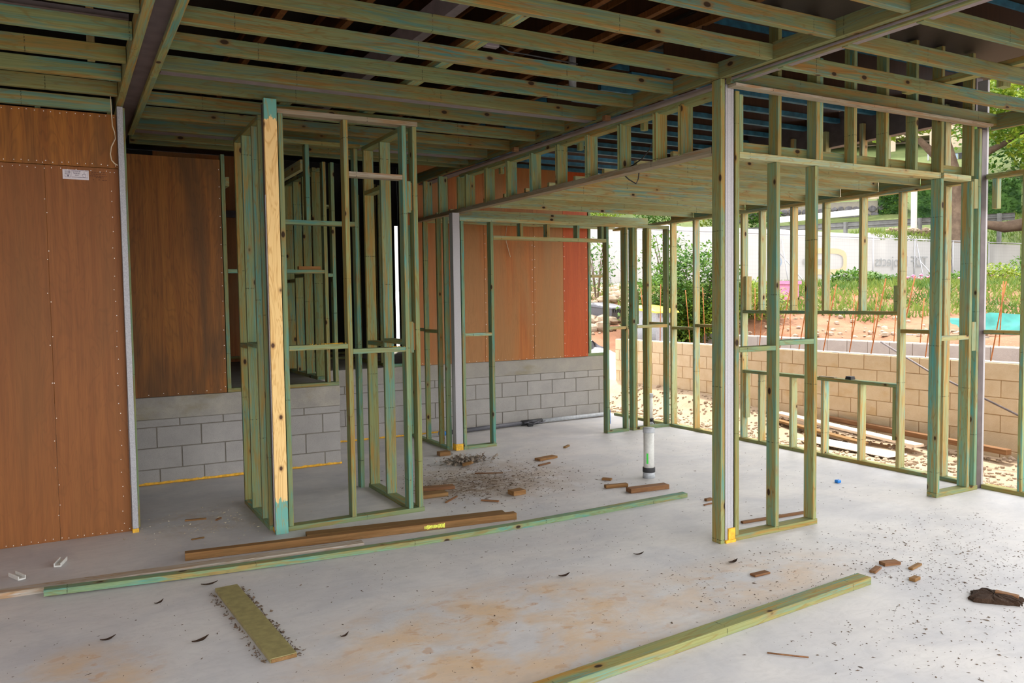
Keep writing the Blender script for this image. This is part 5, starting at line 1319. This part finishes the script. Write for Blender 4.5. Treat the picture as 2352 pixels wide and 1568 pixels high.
# big tree: trunk seen right of the window studs
tree('broad tree with a thick brown trunk behind the right corner studs',
     [(31.6, 19.8, 2.2), (31.7, 19.8, 3.6), (31.55, 19.8, 5.2), (31.5, 19.9, 6.6), (31.3, 20.2, 8.2)], [0.75, 0.42, 0.33, 0.3, 0.2],
     [([(31.5, 19.9, 6.6), (30.4, 20.6, 7.9), (28.6, 21.4, 8.9)], [0.2, 0.13, 0.05]), ([(31.5, 19.9, 6.2), (32.8, 19.2, 7.4), (34.6, 18.2, 8.4)], [0.22, 0.14, 0.05])],
     [((29.2, 21.0, 8.8), (2.6, 1.8, 0.8), 0.35), ((33.5, 18.8, 8.9), (2.6, 2, 1.2), 0.4), ((31.5, 20, 10.2), (3.5, 3, 1.5), 0.6)], 5200, 0.26, 'leafB')
tree('tree with a twisted leaning trunk and lime leaves at the right edge',
     [(33.4, 16.4, 2.5), (34.0, 17.0, 3.6), (33.8, 17.6, 4.4), (34.3, 17.7, 5.0), (35.2, 17.6, 5.6), (35.6, 17.3, 6.6), (36.2, 16.8, 7.8)], [0.5, 0.45, 0.42, 0.40, 0.36, 0.3, 0.2],
     [([(34.0, 17.6, 4.5), (32.6, 18.4, 4.3), (31.2, 19.0, 4.5)], [0.28, 0.22, 0.10]), ([(35.6, 17.3, 6.6), (34.4, 18.0, 7.6), (33.6, 18.2, 8.6)], [0.2, 0.14, 0.06])],
     [((33.4, 16.8, 7.3), (1.9, 1.6, 1.0), 0.5), ((35.8, 16.4, 8.6), (2.6, 2.4, 1.3), 0.5), ((35.0, 15.6, 6.4), (1.2, 1.2, 0.6), 0.25), ((33.6, 16.6, 4.2), (1.5, 0.9, 0.35), 0.18)], 5600, 0.24, 'leafB')
tree('leafy dark tree filling the gap beyond the right edge of the hedge',
     [(47, 24, 7), (47, 24, 12)], [0.4, 0.25], [([(47, 24, 10), (45.5, 25, 12)], [0.2, 0.08])],
     [((46, 24, 11), (4.5, 4, 3.2), 1.0), ((50, 19, 10), (4, 4, 4), 0.8)], 5200, 0.34, 'leafA')
tree('tall dark tree on the hillside far behind the lettering',
     [(36, 46, 10), (36, 46, 16)], [0.5, 0.25], [([(36, 46, 13), (38, 45, 15)], [0.2, 0.08])],
     [((36, 46, 15), (6, 5, 4), 1.0), ((29, 48, 12), (6, 5, 4), 1.0), ((22, 48, 10), (6, 5, 4.5), 1.0)], 5200, 0.42, 'leafA')

# cream house up the hill with balcony and washing
hs = thing('hillside_house', (49, 34, 9.5), 'cream two-storey house with a balcony up on the hillside', 'house')
D = Vector((0.825, 0.565, 0)); S = Vector((0.565, -0.825, 0))
H0 = D*60
def hq(name, mat, s0, s1, d0, d1, z0, z1, par=None):
    V = [H0+S*s+D*d+Vector((0, 0, z)) for s in (s0, s1) for d in (d0, d1) for z in (z0, z1)]
    F = [[0, 1, 3, 2], [4, 6, 7, 5], [0, 4, 5, 1], [2, 3, 7, 6], [0, 2, 6, 4], [1, 5, 7, 3]]
    return mesh_obj(name, par or hs, V, F, mat, tuple(V[0]))
hq('wall', 'render', -8, 6, 1.4, 8, 7.0, 15.5)
hq('balcony_slab', 'render', -6, 3.4, -0.4, 1.4, 12.0, 12.5)
hq('column', 'render', -1.4, -1.1, -0.3, 0.0, 9.4, 12.0)
hq('balcony_wall', 'render', 0.9, 3.4, -0.45, -0.3, 10.9, 13.2)
hq('window', 'glassd', -0.8, 0.7, 1.3, 1.42, 9.7, 11.3)
hq('window', 'glassd', -4.4, -2.6, 1.3, 1.42, 9.7, 11.3)
hq('window', 'glassd', -3.0, -0.6, 1.3, 1.42, 13.0, 14.8)
for k in range(40):
    s = -6+k*0.24; hq('baluster', 'brown', s, s+0.06, -0.4, -0.34, 12.5, 13.5)
hq('hand_rail', 'brown', -6, 3.4, -0.42, -0.32, 13.5, 13.6)
hq('roof', 'rail', -9, 7, 0.0, 9, 15.5, 16.0)
wa = thing('washing_line', tuple(H0+S*2.0-D*3+Vector((0, 0, 9.5))), 'washing line of blue, white and red clothes below the cream house', 'washing')
for k, mt in enumerate(('white', 'red', 'logoblue', 'white', 'logoblue', 'black', 'white')):
    hq('garment', mt, 1.15+k*0.26, 1.38+k*0.26, -3.0, -2.96, 9.0+0.2*(k % 2), 10.3, wa)
V, F = tube([H0+S*0.8-D*2.98+Vector((0, 0, 10.3)), H0+S*3.4-D*2.98+Vector((0, 0, 10.3))], 0.03, 6); mesh_obj('line', wa, V, F, 'black', tuple(V[0]))
for s in (0.8, 3.4):
    V, F = tube([H0+S*s-D*2.98+Vector((0, 0, 5.5)), H0+S*s-D*2.98+Vector((0, 0, 10.4))], 0.05, 8); mesh_obj('prop', wa, V, F, 'steel', tuple(V[0]))
bpy.context.view_layer.update()
